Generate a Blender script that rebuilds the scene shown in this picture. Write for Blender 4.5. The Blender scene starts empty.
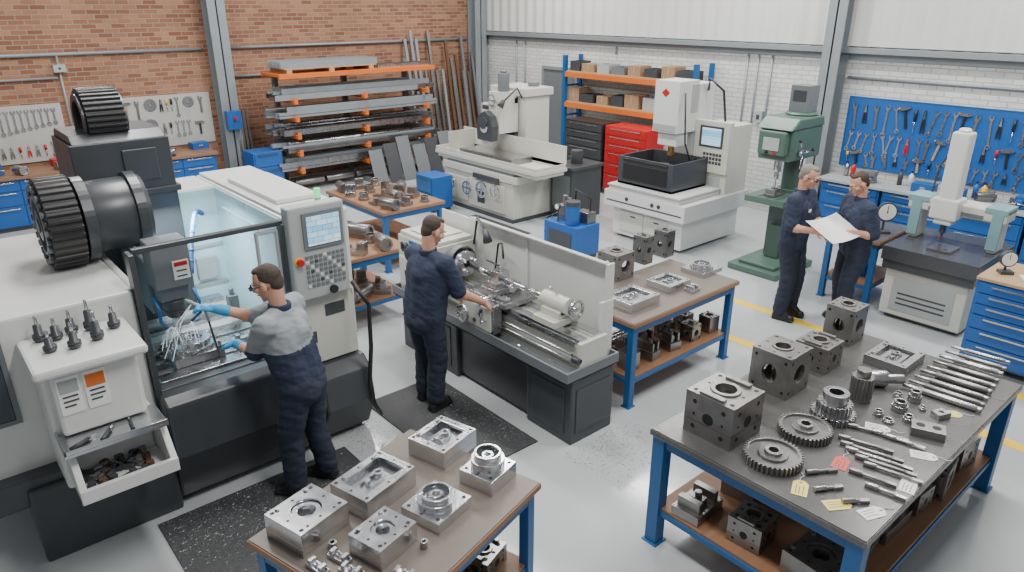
import bpy,bmesh,math,random
from mathutils import Vector,Matrix,noise
R=random.Random(7); C=bpy.context.scene.collection; pi=math.pi; rad=math.radians
cos,sin=math.cos,math.sin
# ---------------- camera geometry (real world metres; x,y = room axes) -------------
FO=713;TH=math.atan(283/713);HC=3.4;S_,C_=sin(TH),cos(TH);PS=rad(49.2);SA,CA=sin(PS),cos(PS)
def _ray(px,py):
    dx=(px-512)/FO;dy=(286-py)/FO;h=C_+dy*S_
    return (dx*SA+h*CA,-dx*CA+h*SA,-(S_-dy*C_))
def F(px,py,z=0):
    r=_ray(px,py);t=(HC-z)/-r[2];return (round(r[0]*t,3),round(r[1]*t,3))
# ---------------- materials ----------------
MT={}
def nn(nt,t,x=0,**k):
    n=nt.nodes.new(t)
    for a,b in k.items(): setattr(n,a,b)
    return n
def mat(n,col,ro=.5,me=0,var=.12,sc=6,bump=0,em=0,tr=0,bs=60,alpha=1):
    m=bpy.data.materials.new(n);m.use_nodes=True;nt=m.node_tree;p=nt.nodes['Principled BSDF'];L=nt.links.new
    tc=nn(nt,'ShaderNodeTexCoord');no=nn(nt,'ShaderNodeTexNoise');no.inputs['Scale'].default_value=sc;no.inputs['Detail'].default_value=4
    L(tc.outputs['Object'],no.inputs['Vector'])
    mx=nn(nt,'ShaderNodeMix',data_type='RGBA');L(no.outputs[0],mx.inputs[0])
    mx.inputs[6].default_value=(*[max(0,c*(1-var)) for c in col],1);mx.inputs[7].default_value=(*[min(1,c*(1+var)) for c in col],1)
    L(mx.outputs[2],p.inputs['Base Color']);p.inputs['Metallic'].default_value=me
    mr=nn(nt,'ShaderNodeMapRange');L(no.outputs[0],mr.inputs[0]);mr.inputs[3].default_value=max(0,ro-.08);mr.inputs[4].default_value=min(1,ro+.08);L(mr.outputs[0],p.inputs['Roughness'])
    if em: L(mx.outputs[2],p.inputs['Emission Color']);p.inputs['Emission Strength'].default_value=em
    if tr: p.inputs['Transmission Weight'].default_value=tr
    if alpha<1: p.inputs['Alpha'].default_value=alpha
    if bump:
        n2=nn(nt,'ShaderNodeTexNoise');n2.inputs['Scale'].default_value=bs;L(tc.outputs['Object'],n2.inputs['Vector'])
        bp=nn(nt,'ShaderNodeBump');bp.inputs['Strength'].default_value=bump;bp.inputs['Distance'].default_value=.01;L(n2.outputs[0],bp.inputs['Height']);L(bp.outputs[0],p.inputs['Normal'])
    MT[n]=m;return m
mat('white',(.66,.67,.65),.32,var=.04);mat('offw',(.58,.58,.52),.38,var=.05);mat('lgrey',(.38,.4,.4),.42,var=.05)
mat('mgrey',(.15,.165,.175),.42,var=.08);mat('dark',(.052,.057,.064),.34,var=.12);mat('black',(.016,.016,.017),.42);mat('rub',(.055,.057,.06),.6,var=.35,sc=30,bump=.5,bs=150)
mat('steel',(.62,.63,.65),.22,1,var=.14,sc=12);mat('steel2',(.45,.45,.46),.28,1,var=.2,sc=10);mat('dst',(.3,.295,.29),.3,.9,var=.25,sc=5)
mat('tsteel',(.13,.127,.124),.28,.4,var=.32,sc=2.6);mat('tbrown',(.15,.125,.105),.4,.1,var=.25,sc=3);mat('cast',(.29,.28,.27),.33,.85,var=.28,sc=14,bump=.1);mat('hole',(.008,.008,.008),.6);mat('rust',(.15,.075,.045),.7,.3,var=.3,sc=12)  # near-black recess colour stands in for the shade inside drilled holes
mat('chips',(.27,.28,.29),.4,.4);mat('teal',(.2,.36,.38),.4)
mat('blue',(.01,.1,.29),.38,var=.08);mat('pblue',(.012,.1,.36),.42,var=.05);mat('lblue',(.05,.3,.7),.4)
mat('orange',(.66,.15,.02),.45,var=.1);mat('red',(.5,.012,.015),.3);mat('green',(.075,.135,.108),.36,var=.08);mat('dgreen',(.055,.095,.078),.42)
mat('yellow',(.85,.55,.03),.5,var=.1,sc=20);mat('yline',(.9,.58,.03),.4,var=.12,sc=9);mat('skin',(.55,.29,.2),.5,var=.08,sc=20);mat('navy',(.018,.024,.046),.8,var=.35,sc=9,bump=.4,bs=30)
mat('navy2',(.02,.03,.062),.8,var=.3,sc=9,bump=.4,bs=30);mat('gcloth',(.26,.28,.3),.8,var=.15,sc=9,bump=.4,bs=30);mat('glove',(.04,.32,.6),.45,var=.1)
mat('hair',(.05,.033,.024),.7,var=.5,sc=60,bump=.6,bs=150);mat('hairg',(.2,.18,.165),.7,var=.4,sc=60,bump=.5,bs=150);mat('lip',(.35,.12,.1),.5);mat('eyew',(.75,.74,.72),.3)
mat('paper',(.8,.8,.78),.6,var=.02);mat('card',(.33,.21,.12),.8,var=.12);mat('tagy',(.8,.66,.2),.6,var=.04);mat('tagr',(.62,.1,.08),.6);mat('galv',(.28,.31,.33),.42,.3,var=.1)
mat('cyan',(.45,.66,.71),.25,var=.06,em=.18);mat('water',(.9,.95,1),.15,var=.03,alpha=.5,em=.5);mat('greenl',(.1,.8,.25),.4,em=1.2)  # cyan panels and water emit a little to look brightly lit
mat('glass',(.6,.7,.72),.08,var=.03,alpha=.12);mat('dglass',(.03,.045,.06),.08,var=.1);mat('lens',(.05,.05,.06),.1);mat('granite',(.06,.062,.07),.2,var=.4,sc=90)
mat('pale',(.45,.45,.42),.4);mat('brass',(.6,.42,.15),.35,.9)
def wood(n,col):
    m=mat(n,col,.45,var=.22);nt=m.node_tree
    w=nn(nt,'ShaderNodeTexNoise');w.inputs['Scale'].default_value=3;w.inputs['Detail'].default_value=5
    mp=nn(nt,'ShaderNodeMapping');mp.inputs['Scale'].default_value=(.8,9,9);tc=nn(nt,'ShaderNodeTexCoord')
    nt.links.new(tc.outputs['Object'],mp.inputs[0]);nt.links.new(mp.outputs[0],w.inputs[0])
    for x in nt.nodes:
        if x.bl_idname=='ShaderNodeMix': nt.links.new(w.outputs[0],x.inputs[0])
wood('wood',(.27,.14,.075));wood('woodl',(.44,.29,.16))
def brick(n,c1,c2,mo,hz,ro,bw=.225,bh=.075):
    m=bpy.data.materials.new(n);m.use_nodes=True;nt=m.node_tree;p=nt.nodes['Principled BSDF'];L=nt.links.new
    tc=nn(nt,'ShaderNodeTexCoord');sp=nn(nt,'ShaderNodeSeparateXYZ');cb=nn(nt,'ShaderNodeCombineXYZ')
    L(tc.outputs['Object'],sp.inputs[0]);L(sp.outputs[hz],cb.inputs[0]);L(sp.outputs[2],cb.inputs[1])
    b=nn(nt,'ShaderNodeTexBrick');L(cb.outputs[0],b.inputs['Vector']);b.inputs['Scale'].default_value=1
    b.inputs['Brick Width'].default_value=bw;b.inputs['Row Height'].default_value=bh;b.inputs['Mortar Size'].default_value=.008
    b.inputs['Color1'].default_value=(*c1,1);b.inputs['Color2'].default_value=(*c2,1);b.inputs['Mortar'].default_value=(*mo,1)
    no=nn(nt,'ShaderNodeTexNoise');no.inputs['Scale'].default_value=1.3;no.inputs['Detail'].default_value=6;L(tc.outputs['Object'],no.inputs['Vector'])
    mr=nn(nt,'ShaderNodeMapRange');L(no.outputs[0],mr.inputs[0]);mr.inputs[3].default_value=.7;mr.inputs[4].default_value=1.25
    mx=nn(nt,'ShaderNodeMix',data_type='RGBA',blend_type='MULTIPLY');mx.inputs[0].default_value=1;L(b.outputs[0],mx.inputs[6]);L(mr.outputs[0],mx.inputs[7])
    L(mx.outputs[2],p.inputs['Base Color']);p.inputs['Roughness'].default_value=ro
    bp=nn(nt,'ShaderNodeBump',invert=True);bp.inputs['Strength'].default_value=.7;bp.inputs['Distance'].default_value=.012;L(b.outputs['Fac'],bp.inputs['Height']);L(bp.outputs[0],p.inputs['Normal'])
    MT[n]=m
brick('brick',(.21,.08,.045),(.4,.19,.105),(.33,.25,.19),0,.85);brick('wbrick',(.62,.63,.62),(.7,.71,.7),(.46,.47,.46),1,.5)
mat('floor',(.45,.475,.485),.12,var=.13,sc=.9)
def screenmat():
    m=bpy.data.materials.new('screen');m.use_nodes=True;nt=m.node_tree;p=nt.nodes['Principled BSDF'];L=nt.links.new
    tc=nn(nt,'ShaderNodeTexCoord');b=nn(nt,'ShaderNodeTexBrick');mp=nn(nt,'ShaderNodeMapping');mp.inputs['Rotation'].default_value=(pi/2,0,0);L(tc.outputs['Object'],mp.inputs[0]);L(mp.outputs[0],b.inputs[0])
    b.inputs['Scale'].default_value=6;b.inputs['Mortar Size'].default_value=.01;b.inputs['Color1'].default_value=(.2,.5,.75,1);b.inputs['Color2'].default_value=(.6,.8,.9,1);b.inputs['Mortar'].default_value=(.03,.15,.3,1)
    L(b.outputs[0],p.inputs['Base Color']);L(b.outputs[0],p.inputs['Emission Color']);p.inputs['Emission Strength'].default_value=.6;MT['screen']=m
screenmat()
# ---------------- mesh builder ----------------
def basis(d):
    d=Vector(d).normalized();a=Vector((0,0,1)) if abs(d.z)<.9 else Vector((1,0,0))
    x=a.cross(d).normalized();return x,d.cross(x)
class G:
    def __init__(s): s.bm=bmesh.new();s.k=0
    def m(s,k): s.k=k;return s
    def V(s,p): return [s.bm.verts.new(q) for q in p]
    def f(s,v,sm=False):
        f=s.bm.faces.new(v);f.material_index=s.k;f.smooth=sm
    def b(s,x0,y0,z0,x1,y1,z1):
        v=s.V([(x,y,z) for z in(z0,z1) for y in(y0,y1) for x in(x0,x1)])
        for q in((0,2,3,1),(4,5,7,6),(0,1,5,4),(2,6,7,3),(0,4,6,2),(1,3,7,5)): s.f([v[i] for i in q])
        return s
    def cb(s,x,y,z,w,d,h): return s.b(x-w/2,y-d/2,z,x+w/2,y+d/2,z+h)
    def loft(s,rings,sm=True,close=False,caps=True):
        v=[s.V(r) for r in rings];n=len(rings[0]);L=len(v)
        for a in range(L if close else L-1):
            p,q=v[a],v[(a+1)%L]
            for i in range(n): j=(i+1)%n;s.f([p[i],p[j],q[j],q[i]],sm)
        if caps and not close: s.f(v[0][::-1]);s.f(v[-1])
        return s
    def circ(s,p,r,x,y,n): return [Vector(p)+x*(r*cos(2*pi*i/n))+y*(r*sin(2*pi*i/n)) for i in range(n)]
    def c(s,p0,p1,r0,r1=None,n=16):
        p0,p1=Vector(p0),Vector(p1);x,y=basis(p1-p0);r1=r0 if r1 is None else r1
        return s.loft([s.circ(p0,r0,x,y,n),s.circ(p1,r1,x,y,n)])
    def cz(s,x,y,z0,z1,r,r1=None,n=16): return s.c((x,y,z0),(x,y,z1),r,r1,n)
    def rev(s,prof,o=(0,0,0),d=(0,0,1),n=24):
        o=Vector(o);d=Vector(d).normalized();x,y=basis(d)
        return s.loft([s.circ(o+d*h,max(r,1e-4),x,y,n) for r,h in prof],sm=True)
    def _p(s,ax,q,a): return {'x':(a,q[0],q[1]),'y':(q[0],a,q[1]),'z':(q[0],q[1],a)}[ax]
    def ext(s,poly,ax,a0,a1): return s.loft([[s._p(ax,q,a) for q in poly] for a in(a0,a1)],sm=False)
    def rg(s,ou,inn,ax,a0,a1):
        return s.loft([[s._p(ax,q,a) for q in P] for P,a in((ou,a0),(ou,a1),(inn,a1),(inn,a0))],sm=False,close=True)
    def bore(s,cx,cy,hx,hy,r,z0,z1,n=24,ax='z'):
        A=[2*pi*i/n for i in range(n)]
        ou=[(cx+hx*cos(a)/max(abs(cos(a)),abs(sin(a))),cy+hy*sin(a)/max(abs(cos(a)),abs(sin(a)))) for a in A]
        return s.rg(ou,[(cx+r*cos(a),cy+r*sin(a)) for a in A],ax,z0,z1)
    def ring(s,cx,cy,ro,ri,z0,z1,n=24,ax='z'):
        A=[2*pi*i/n for i in range(n)]
        return s.rg([(cx+ro*cos(a),cy+ro*sin(a)) for a in A],[(cx+ri*cos(a),cy+ri*sin(a)) for a in A],ax,z0,z1)
    def fr(s,x0,y0,x1,y1,t,z0,z1,ax='z'):
        t=t if isinstance(t,tuple) else (t,)*4
        return s.rg([(x0,y0),(x1,y0),(x1,y1),(x0,y1)],[(x0+t[0],y0+t[1]),(x1-t[2],y0+t[1]),(x1-t[2],y1-t[3]),(x0+t[0],y1-t[3])],ax,z0,z1)
    def tube(s,pts,r,n=8):
        pts=[Vector(p) for p in pts];rs=[]
        for i,p in enumerate(pts):
            d=pts[min(i+1,len(pts)-1)]-pts[max(i-1,0)];x,y=basis(d);rs.append(s.circ(p,r,x,y,n))
        return s.loft(rs)
    def el(s,c,r,M=None,n=14,k=9):
        c=Vector(c);M=M or Matrix.Identity(3);rs=[]
        for j in range(k+1):
            a=-pi/2+pi*j/k;q=max(cos(a),.02)
            rs.append([c+M@Vector((r[0]*q*cos(2*pi*i/n),r[1]*q*sin(2*pi*i/n),r[2]*sin(a))) for i in range(n)])
        return s.loft(rs)
    def cap(s,p0,p1,r0,r1=None):
        r1=r0 if r1 is None else r1
        s.el(p0,(r0,)*3);s.el(p1,(r1,)*3)
        if (Vector(p1)-Vector(p0)).length>1e-4:s.c(p0,p1,r0,r1,14)
        return s
    def gear(s,r,ri,z0,z1,nt=32,td=.012,cx=0,cy=0,ax='z'):
        ou=[];inn=[]
        for i in range(nt):
            for k,rr in((0,r-td),(.3,r-td),(.42,r),(.78,r)):
                a=2*pi*(i+k)/nt;ou.append((cx+rr*cos(a),cy+rr*sin(a)));inn.append((cx+ri*cos(a),cy+ri*sin(a)))
        return s.rg(ou,inn,ax,z0,z1)
def tag(o,lab=None,cat=None,grp=None,kind=None):
    if lab:o['label']=lab
    if cat:o['category']=cat
    if grp:o['group']=grp
    if kind:o['kind']=kind
    return o
def addo(name,me,par,loc,rot):
    o=bpy.data.objects.new(name,me);C.objects.link(o);o.location=loc;o.rotation_euler=rot
    if par:o.parent=par
    return o
def mk(name,g,ms,par=None,loc=None,rz=0,bev=.003,lab=None,cat=None,grp=None,kind=None,rot=None,w=0):
    bmesh.ops.recalc_face_normals(g.bm,faces=g.bm.faces);me=bpy.data.meshes.new(name);g.bm.to_mesh(me);g.bm.free()
    for m in ms.split():me.materials.append(MT[m])
    if loc is None: loc=tuple(-par.location) if (w and par) else (0,0,0)
    o=addo(name,me,par,loc,rot or (0,0,rz))
    if bev:
        b=o.modifiers.new('bevel','BEVEL');b.width=bev;b.segments=2;b.limit_method='ANGLE';b.angle_limit=rad(42)
    return tag(o,lab,cat,grp,kind)
def E(name,loc,rz=0,lab=None,cat=None,grp=None):
    o=bpy.data.objects.new(name,None);o.empty_display_size=.1;C.objects.link(o);o.location=loc;o.rotation_euler=(0,0,rz);return tag(o,lab,cat,grp)
def dup(o,loc,rz=None,par=None,lab=None):
    n=o.copy();C.objects.link(n);n.location=loc
    if rz is not None:n.rotation_euler=(n.rotation_euler[0],n.rotation_euler[1],rz)
    if par:n.parent=par
    if lab:n['label']=lab
    for ch in list(o.children):
        d=dup(ch,ch.location,None,n);d.parent=n
    return n
# ================= ROOM =================
XW,YW=11.3,14.2
mk('floor',G().b(-3,-3,-.1,XW,YW,0),'floor',bev=0,kind='structure')
mk('wall_left',G().b(-3,YW,-.1,XW+.2,YW+.2,4.6),'brick',bev=0,kind='structure')
mk('wall_right',G().b(XW,-3,-.1,XW+.2,YW,4.6),'wbrick',bev=0,kind='structure')
g=G()
pts=[];y=-3;k=0
while y<YW: pts.append((XW-.03-(.03 if k%4 in(1,2) else 0),y));y+=.045 if k%2 else .1;k+=1
g.ext([(XW,-3)]+pts+[(XW,YW)],'z',2.8,4.6);mk('trim_1',g,'white',bev=0,kind='structure')
mk('trim_2',G().b(XW-.14,-3,2.7,XW,YW,2.78).b(XW-.02,-3,2.6,XW,YW,2.7),'galv',kind='structure')
def ibeam(n,x,y,w,d,ax,z1=4.6):
    g=G()
    if ax=='x': g.b(x-w/2,y-d/2,0,x-w/2+.025,y+d/2,z1).b(x+w/2-.025,y-d/2,0,x+w/2,y+d/2,z1).b(x-w/2,y-.015,0,x+w/2,y+.015,z1)
    else: g.b(x-w/2,y-d/2,0,x+w/2,y-d/2+.025,z1).b(x-w/2,y+d/2-.025,0,x+w/2,y+d/2,z1).b(x-.015,y-d/2,0,x+.015,y+d/2,z1)
    g.cb(x,y,0,w+.12,d+.12,.025);mk(n,g,'galv',kind='structure')
ibeam('trim_3',4.95,14.0,.32,.3,'y');ibeam('trim_4',11.12,5.38,.3,.28,'x');ibeam('trim_5',11.0,14.0,.32,.3,'y')
mk('door_1',G().b(XW-.05,10.95,0,XW,11.95,2.05).m(1).fr(10.9,0,12.0,2.12,(.06,0,.06,.07),XW-.08,XW,'x').m(2).c((XW-.12,11.1,1.0),(XW-.05,11.1,1.0),.015).c((XW-.12,11.1,1.0),(XW-.12,11.25,1.0),.012),'mgrey galv steel',kind='structure')
def pipe(pts,r=.018,lab='grey galvanised steel conduit pipe on wall',m='galv'):
    return mk('conduit_pipe',G().tube(pts,r),m,bev=0,lab=lab,cat='pipe')
pipe([(-2,14.16,2.62),(4.7,14.16,2.62)],.03);pipe([(5.2,14.16,2.62),(10.8,14.16,2.62)],.03);pipe([(5.2,14.16,2.1),(8.0,14.16,2.1)],.022)
pipe([(2.35,14.16,2.6),(2.35,14.16,.9)],.02);pipe([(-2,14.16,2.25),(2.3,14.16,2.25)],.02)
for y,z0 in((6.95,1.0),(6.75,1.0),(6.5,1.0),(9.9,2.45),(12.6,1.0),(12.9,1.0)): pipe([(11.27,y,2.6),(11.27,y,z0)])
pipe([(11.27,4.6,3.9),(11.27,4.6,2.8)]);pipe([(11.27,5.2,2.35),(11.27,1,2.35)],.02)
mk('junction_box',G().b(-.09,-.06,-.06,.09,.04,.06).m(1).c((0,-.065,0),(0,-.06,0),.02),'lgrey dark',loc=(2.35,14.15,2.4),lab='small grey electrical junction box on brick wall',cat='electrical box')
mk('junction_box',G().b(-.04,-.07,-.1,.04,.07,.1).m(1).b(-.045,-.03,-.04,-.04,.03,.04),'lgrey dark',loc=(11.25,6.6,1.6),lab='grey electrical junction box on white brick wall',cat='electrical box')
e=E('electrical_box',(4.95,13.8,1.35),0,'blue electrical switch box fixed to a steel column','electrical box')
mk('body',G().b(-.13,-.1,-.17,.13,.03,.17),'pblue',e);mk('switch_knob',G().c((0,-.14,.03),(0,-.1,.03),.03).b(-.01,-.16,0,.01,-.13,.07),'red',e)
for (x0,y0,x1,y1) in [(7.3,-.5,7.42,4.4),(6.35,-.5,6.47,4.6),(6.47,4.5,7.42,4.62)]:
    mk('floor_marking_line',G().b(x0,y0,0,x1,y1,.002),'yline',bev=0,lab='painted yellow safety line on the grey floor',cat='floor marking',grp='yellow floor lines')
mk('floor_mat',G().b(.75,3.55,0,2.2,4.66,.012),'rub',lab='black rubber anti-fatigue mat in front of the milling machine',cat='mat')
mk('floor_mat',G().b(2.68,3.68,0,3.46,5.15,.012),'rub',lab='black rubber anti-fatigue mat in front of the lathe',cat='mat')
mk('floor_mat',G().b(6.75,8.0,0,7.3,9.4,.012),'rub',lab='black rubber mat beside the surface grinder',cat='mat')
def swarf(n,x0,y0,x1,y1,z,lab,s=.012,m='chips',cx=None,cy=None):
    g=G();cx=cx or (x0+x1)/2;cy=cy or (y0+y1)/2
    for i in range(n):
        x=R.gauss(cx,(x1-x0)/3);y=R.gauss(cy,(y1-y0)/3)
        if not(x0<x<x1 and y0<y<y1):continue
        a=R.random()*6.28;l=s*R.uniform(.3,1.3);q=l*.35
        p=[(x+l*cos(a),y+l*sin(a),z+.001),(x-l*cos(a),y-l*sin(a),z+.001),(x+q*sin(a),y-q*cos(a),z+R.uniform(.002,.006))]
        g.f(g.V(p))
    mk('metal_swarf',g,m,bev=0,lab=lab,cat='metal shavings',kind='stuff')
swarf(5500,.76,3.6,2.19,4.65,.012,'scattered silver metal chips on the black mat at the mill',.009,cx=1.2,cy=4.4)
swarf(2400,2.7,3.7,3.45,5.1,.012,'scattered silver metal chips on the black mat at the lathe',.009,cx=3.4);swarf(3500,2.22,3.4,2.67,5.9,0,'silver metal chips scattered on the grey floor',.01);swarf(1800,3.47,2.5,4.3,3.4,0,'silver metal chips scattered beside the lathe foot',.009,cy=3.3)
# ================= CNC =================
cn=E('machining_center',(1.42,5.8,0),0,'white and dark grey milling machine with open lit bay','milling machine')
K=lambda n,g,ms,bev=.006,lab=None,par=None:mk(n,g,ms,par or cn,bev=bev,lab=lab,w=1)
K('machine_base',G().b(.1,4.74,0,.96,6.8,.55).b(-.15,4.78,.42,.96,6.8,.62).b(.96,4.95,0,2.5,6.8,.5).ext([(4.78,.06),(4.66,.45),(4.7,.84),(4.78,.88),(5.0,.88),(5.0,.06)],'x',.96,2.1).ext([(4.82,.05),(4.68,.35),(4.72,.62),(4.82,.7),(5.0,.7),(5.0,.05)],'x',2.1,2.54),'dark',.02,'dark grey painted plinth and apron')
K('housing',G().b(-.2,4.9,.6,.95,6.8,1.65).b(2.02,4.9,.7,2.54,6.8,1.93).b(.95,6.3,.5,2.02,6.8,1.93).b(.95,5.0,1.6,1.0,6.3,1.65),'white',.02)
K('interior_lining',G().b(.951,5.0,.6,.96,6.3,1.6).b(2.01,5.0,.6,2.019,6.3,1.91).b(.96,6.29,.6,2.01,6.3,1.91).m(1).b(.96,5.0,.5,2.01,6.29,.62),'cyan steel2',0,'pale cyan interior panels with added glow')  # panels glow by emission, bay brightness put into the material
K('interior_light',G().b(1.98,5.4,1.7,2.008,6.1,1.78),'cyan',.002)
for i in range(5): K('way_cover',G().b(1.0+.02*i,5.62+.13*i,.62,1.98-.02*i,5.75+.13*i,.84+.03*i),'lgrey' if i%2 else 'steel2',.003,'stepped telescopic way cover')
for bb in((1.62,6.27,1.05,1.66,6.29,1.88),(1.66,6.27,1.4,2.0,6.29,1.43),(1.66,6.27,1.05,2.0,6.29,1.08),(1.75,6.24,1.12,1.92,6.29,1.32)): K('inner_panel',G().b(*bb),'lgrey',.002,'bolted grey inner panel strip')
K('tool_setter',G().b(1.8,5.7,.96,1.88,5.78,1.12).cz(1.84,5.74,1.12,1.18,.02),'mgrey',.003)
K('door_frame',G().b(.95,4.84,.86,.985,4.97,1.9).b(.985,4.9,1.885,2.02,4.95,1.92).b(1.985,4.86,.86,2.02,4.97,1.9).b(.985,4.88,.85,1.985,5.0,.89),'dark')
K('sliding_door',G().fr(1.8,.92,1.97,1.86,.02,4.905,4.94,'y').b(1.803,4.885,1.25,1.817,4.905,1.5),'lgrey');K('door_window',G().b(1.82,4.918,.94,1.95,4.926,1.84),'glass',0)
K('side_window',G().b(-.12,4.885,1.0,.16,4.9,1.5),'dglass',.004,'dark tinted glass window');K('window_trim',G().fr(-.15,.97,.19,1.53,.03,4.88,4.902,'y'),'mgrey',.003)
K('column',G().b(.96,6.1,.6,1.66,6.75,2.42).ext([(6.75,2.42),(6.1,2.42),(6.2,2.48),(6.7,2.48)],'x',.98,1.64).b(.93,6.085,1.98,1.69,6.765,2.03).b(1.3,6.085,2.1,1.55,6.1,2.35),'dark',.012,'dark grey column tower')
g=G().c((.9,5.74,1.965),(1.3,5.74,1.965),.26,n=48).ring(5.74,1.965,.29,.22,1.2,1.27,48,'x').ring(5.74,1.965,.3,.2,.86,.93,48,'x').m(1).gear(.325,.21,.64,.84,36,.014,5.74,1.965,'x').m(2).ring(5.74,1.965,.21,.19,.62,.66,40,'x').m(1).c((.78,5.74,1.965),(.9,5.74,1.965),.22).m(0).c((.62,5.74,1.965),(.78,5.74,1.965),.11).m(2).c((.61,5.74,1.965),(.62,5.74,1.965),.05)
for i in range(26):
    a=2*pi*i/26;g.m(2 if i%2 else 0).c((.615,5.74+.262*cos(a),1.965+.262*sin(a)),(.645,5.74+.262*cos(a),1.965+.262*sin(a)),.024,n=10)
for i in range(6):
    a=2*pi*i/6;g.m(0).c((.72,5.74+.1*cos(a),1.965+.1*sin(a)),(.72,5.74+.22*cos(a),1.965+.22*sin(a)),.014,n=8)
K('tool_carousel',g,'dark black mgrey',.003,'large black ring-shaped tool carousel with pockets')
g=G().gear(.24,.15,1.13,1.4,34,.016,6.4,2.56,'x').m(1).ring(6.4,2.56,.2,.15,1.11,1.13,40,'x').ring(6.4,2.56,.2,.15,1.4,1.42,40,'x')
K('upper_wheel',g,'black dark',.003,'black toothed ring on the tower')
SX=.08
K('spindle_head',G().b(1.07+SX,5.17,1.5,1.33+SX,5.4,1.84).ext([(5.2,1.5),(5.4,1.5),(5.4,1.38),(5.24,1.38)],'x',1.1+SX,1.3+SX).b(1.07+SX,5.4,1.25,1.34+SX,6.1,1.66).m(1).cz(1.2+SX,5.3,1.3,1.38,.08).cz(1.2+SX,5.3,1.24,1.3,.06,.08),'mgrey dark',.01,'grey spindle head block')
K('spindle_label',G().b(1.2+SX,5.162,1.56,1.31+SX,5.17,1.7).m(1).b(1.21+SX,5.159,1.66,1.3+SX,5.162,1.69).m(2).b(1.22+SX,5.159,1.58,1.29+SX,5.162,1.59).b(1.22+SX,5.159,1.62,1.29+SX,5.162,1.63),'paper red dark',0,'white plate with red stripe')
K('cutting_tool',G().cz(1.2+SX,5.3,1.18,1.24,.035).cz(1.2+SX,5.3,1.09,1.18,.012),'steel',.001)
K('work_table',G().b(1.02,4.96,.8,1.95,5.6,.88).b(1.02,4.96,.88,1.95,5.09,.91).b(1.02,5.14,.88,1.95,5.26,.91).b(1.02,5.31,.88,1.95,5.43,.91).b(1.02,5.48,.88,1.95,5.6,.91).b(1.15,5.05,.62,1.85,5.55,.8),'steel2',.004,'slotted steel machine table')
for xs in(1.34,1.06): K('coolant_nozzle',G().tube([(xs-.01+SX,5.22,1.45),(xs+SX,5.16,1.36),(xs+SX,5.18,1.27),(xs+(.04 if xs<1.2 else -.06)+SX,5.22,1.2)],.012),'blue',0)
hp_=[];n_=26
for i in range(n_):
    t=i/(n_-1);hp_.append((1.85-.4*t,6.2-.85*t,1.72+.14*sin(pi*t)-.2*t*t))
g=G().tube(hp_,.016)
for i in range(1,n_-1,2): g.el(hp_[i],(.021,)*3,n=8,k=5)
K('coolant_hose',g,'blue',0,'blue segmented coolant hose')
K('roof_panel',G().b(2.04,4.95,1.93,2.52,6.75,1.96).b(2.1,5.2,1.96,2.46,6.2,2.0),'white',.01)
cp=K('control_panel',G().b(2.0,4.78,1.3,2.45,4.9,2.03),'lgrey',.015,'grey control panel with screen and keys')
K('screen_bezel',G().b(2.1,4.765,1.7,2.42,4.78,1.98),'mgrey',.003);K('screen',G().b(2.13,4.757,1.73,2.39,4.766,1.95),'screen',0,'lit blue-white display')
g=G()
for i in range(9):
    for j in range(7):
        g.m(1 if (i+j)%5==0 else (2 if (i*j)%7==3 else 0)).b(2.1+i*.036,4.772,1.4+j*.038,2.124+i*.036,4.781,1.423+j*.038)
K('keypad',g,'mgrey white dark',0)
K('emergency_stop_button',G().c((2.05,4.74,1.62),(2.05,4.78,1.62),.026).m(1).c((2.05,4.772,1.62),(2.05,4.781,1.62),.036),'red yellow',.003,'red mushroom stop button')
K('hand_dial',G().c((2.3,4.75,1.35),(2.3,4.78,1.35),.032),'black',.003)
K('signal_lamp',G().cz(2.35,5.0,1.93,2.02,.025).m(1).cz(2.35,5.0,2.02,2.09,.024),'lgrey greenl',.002,'green signal lamp')
K('lower_panel',G().b(2.06,4.86,.72,2.5,4.9,1.28).m(1).b(2.12,4.853,.9,2.16,4.86,1.0).b(2.25,4.855,1.1,2.42,4.86,1.2),'offw dark')
K('cable_hose',G().tube([(2.48,4.82,1.35),(2.57,4.74,1.15),(2.54,4.7,.8),(2.48,4.66,.5),(2.5,4.64,.3),(2.58,4.7,.15)],.018),'black',0,'black coiled cable')
DX=-.06
K('tool_station',G().b(.36+DX,4.5,.62,.88+DX,4.9,1.44).b(.32+DX,4.34,1.44,.92+DX,4.9,1.5).b(.4+DX,4.42,1.02,.86+DX,4.5,1.44),'white',.02,'white tool station with ledge')
K('station_shelf',G().b(.36+DX,4.22,.99,.92+DX,4.52,1.01).b(.36+DX,4.22,1.01,.372+DX,4.5,1.035).b(.36+DX,4.22,1.01,.92+DX,4.23,1.035),'steel',.002,'stainless steel shelf')
K('chip_tray',G().ext([(4.2,.72),(4.9,.72),(4.9,.7),(4.18,.7)],'x',.42+DX,.9+DX).ext([(4.16,.72),(4.9,.72),(4.9,.95),(4.3,.95),(4.16,.78)],'x',.38+DX,.42+DX).ext([(4.16,.72),(4.9,.72),(4.9,.95),(4.3,.95),(4.16,.78)],'x',.88+DX,.92+DX).b(.38+DX,4.15,.7,.92+DX,4.18,.79),'white',.005,'white open sloping scrap tray')
for x,m,l,s_ in[(.42,'paper','white notice plate with printed lines','dark'),(.56,'paper','white and orange warning plate','orange')]:
    x+=DX
    K('warning_label',G().b(x,4.414,1.16,x+.12,4.42,1.4).m(1).b(x+.01,4.411,1.3,x+.11,4.414,1.38).m(2).b(x+.02,4.411,1.27,x+.1,4.414,1.28).b(x+.02,4.411,1.24,x+.1,4.414,1.25).b(x+.02,4.411,1.21,x+.08,4.414,1.22),m+' '+('lgrey' if s_=='dark' else 'orange')+' dark',0,l)
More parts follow.
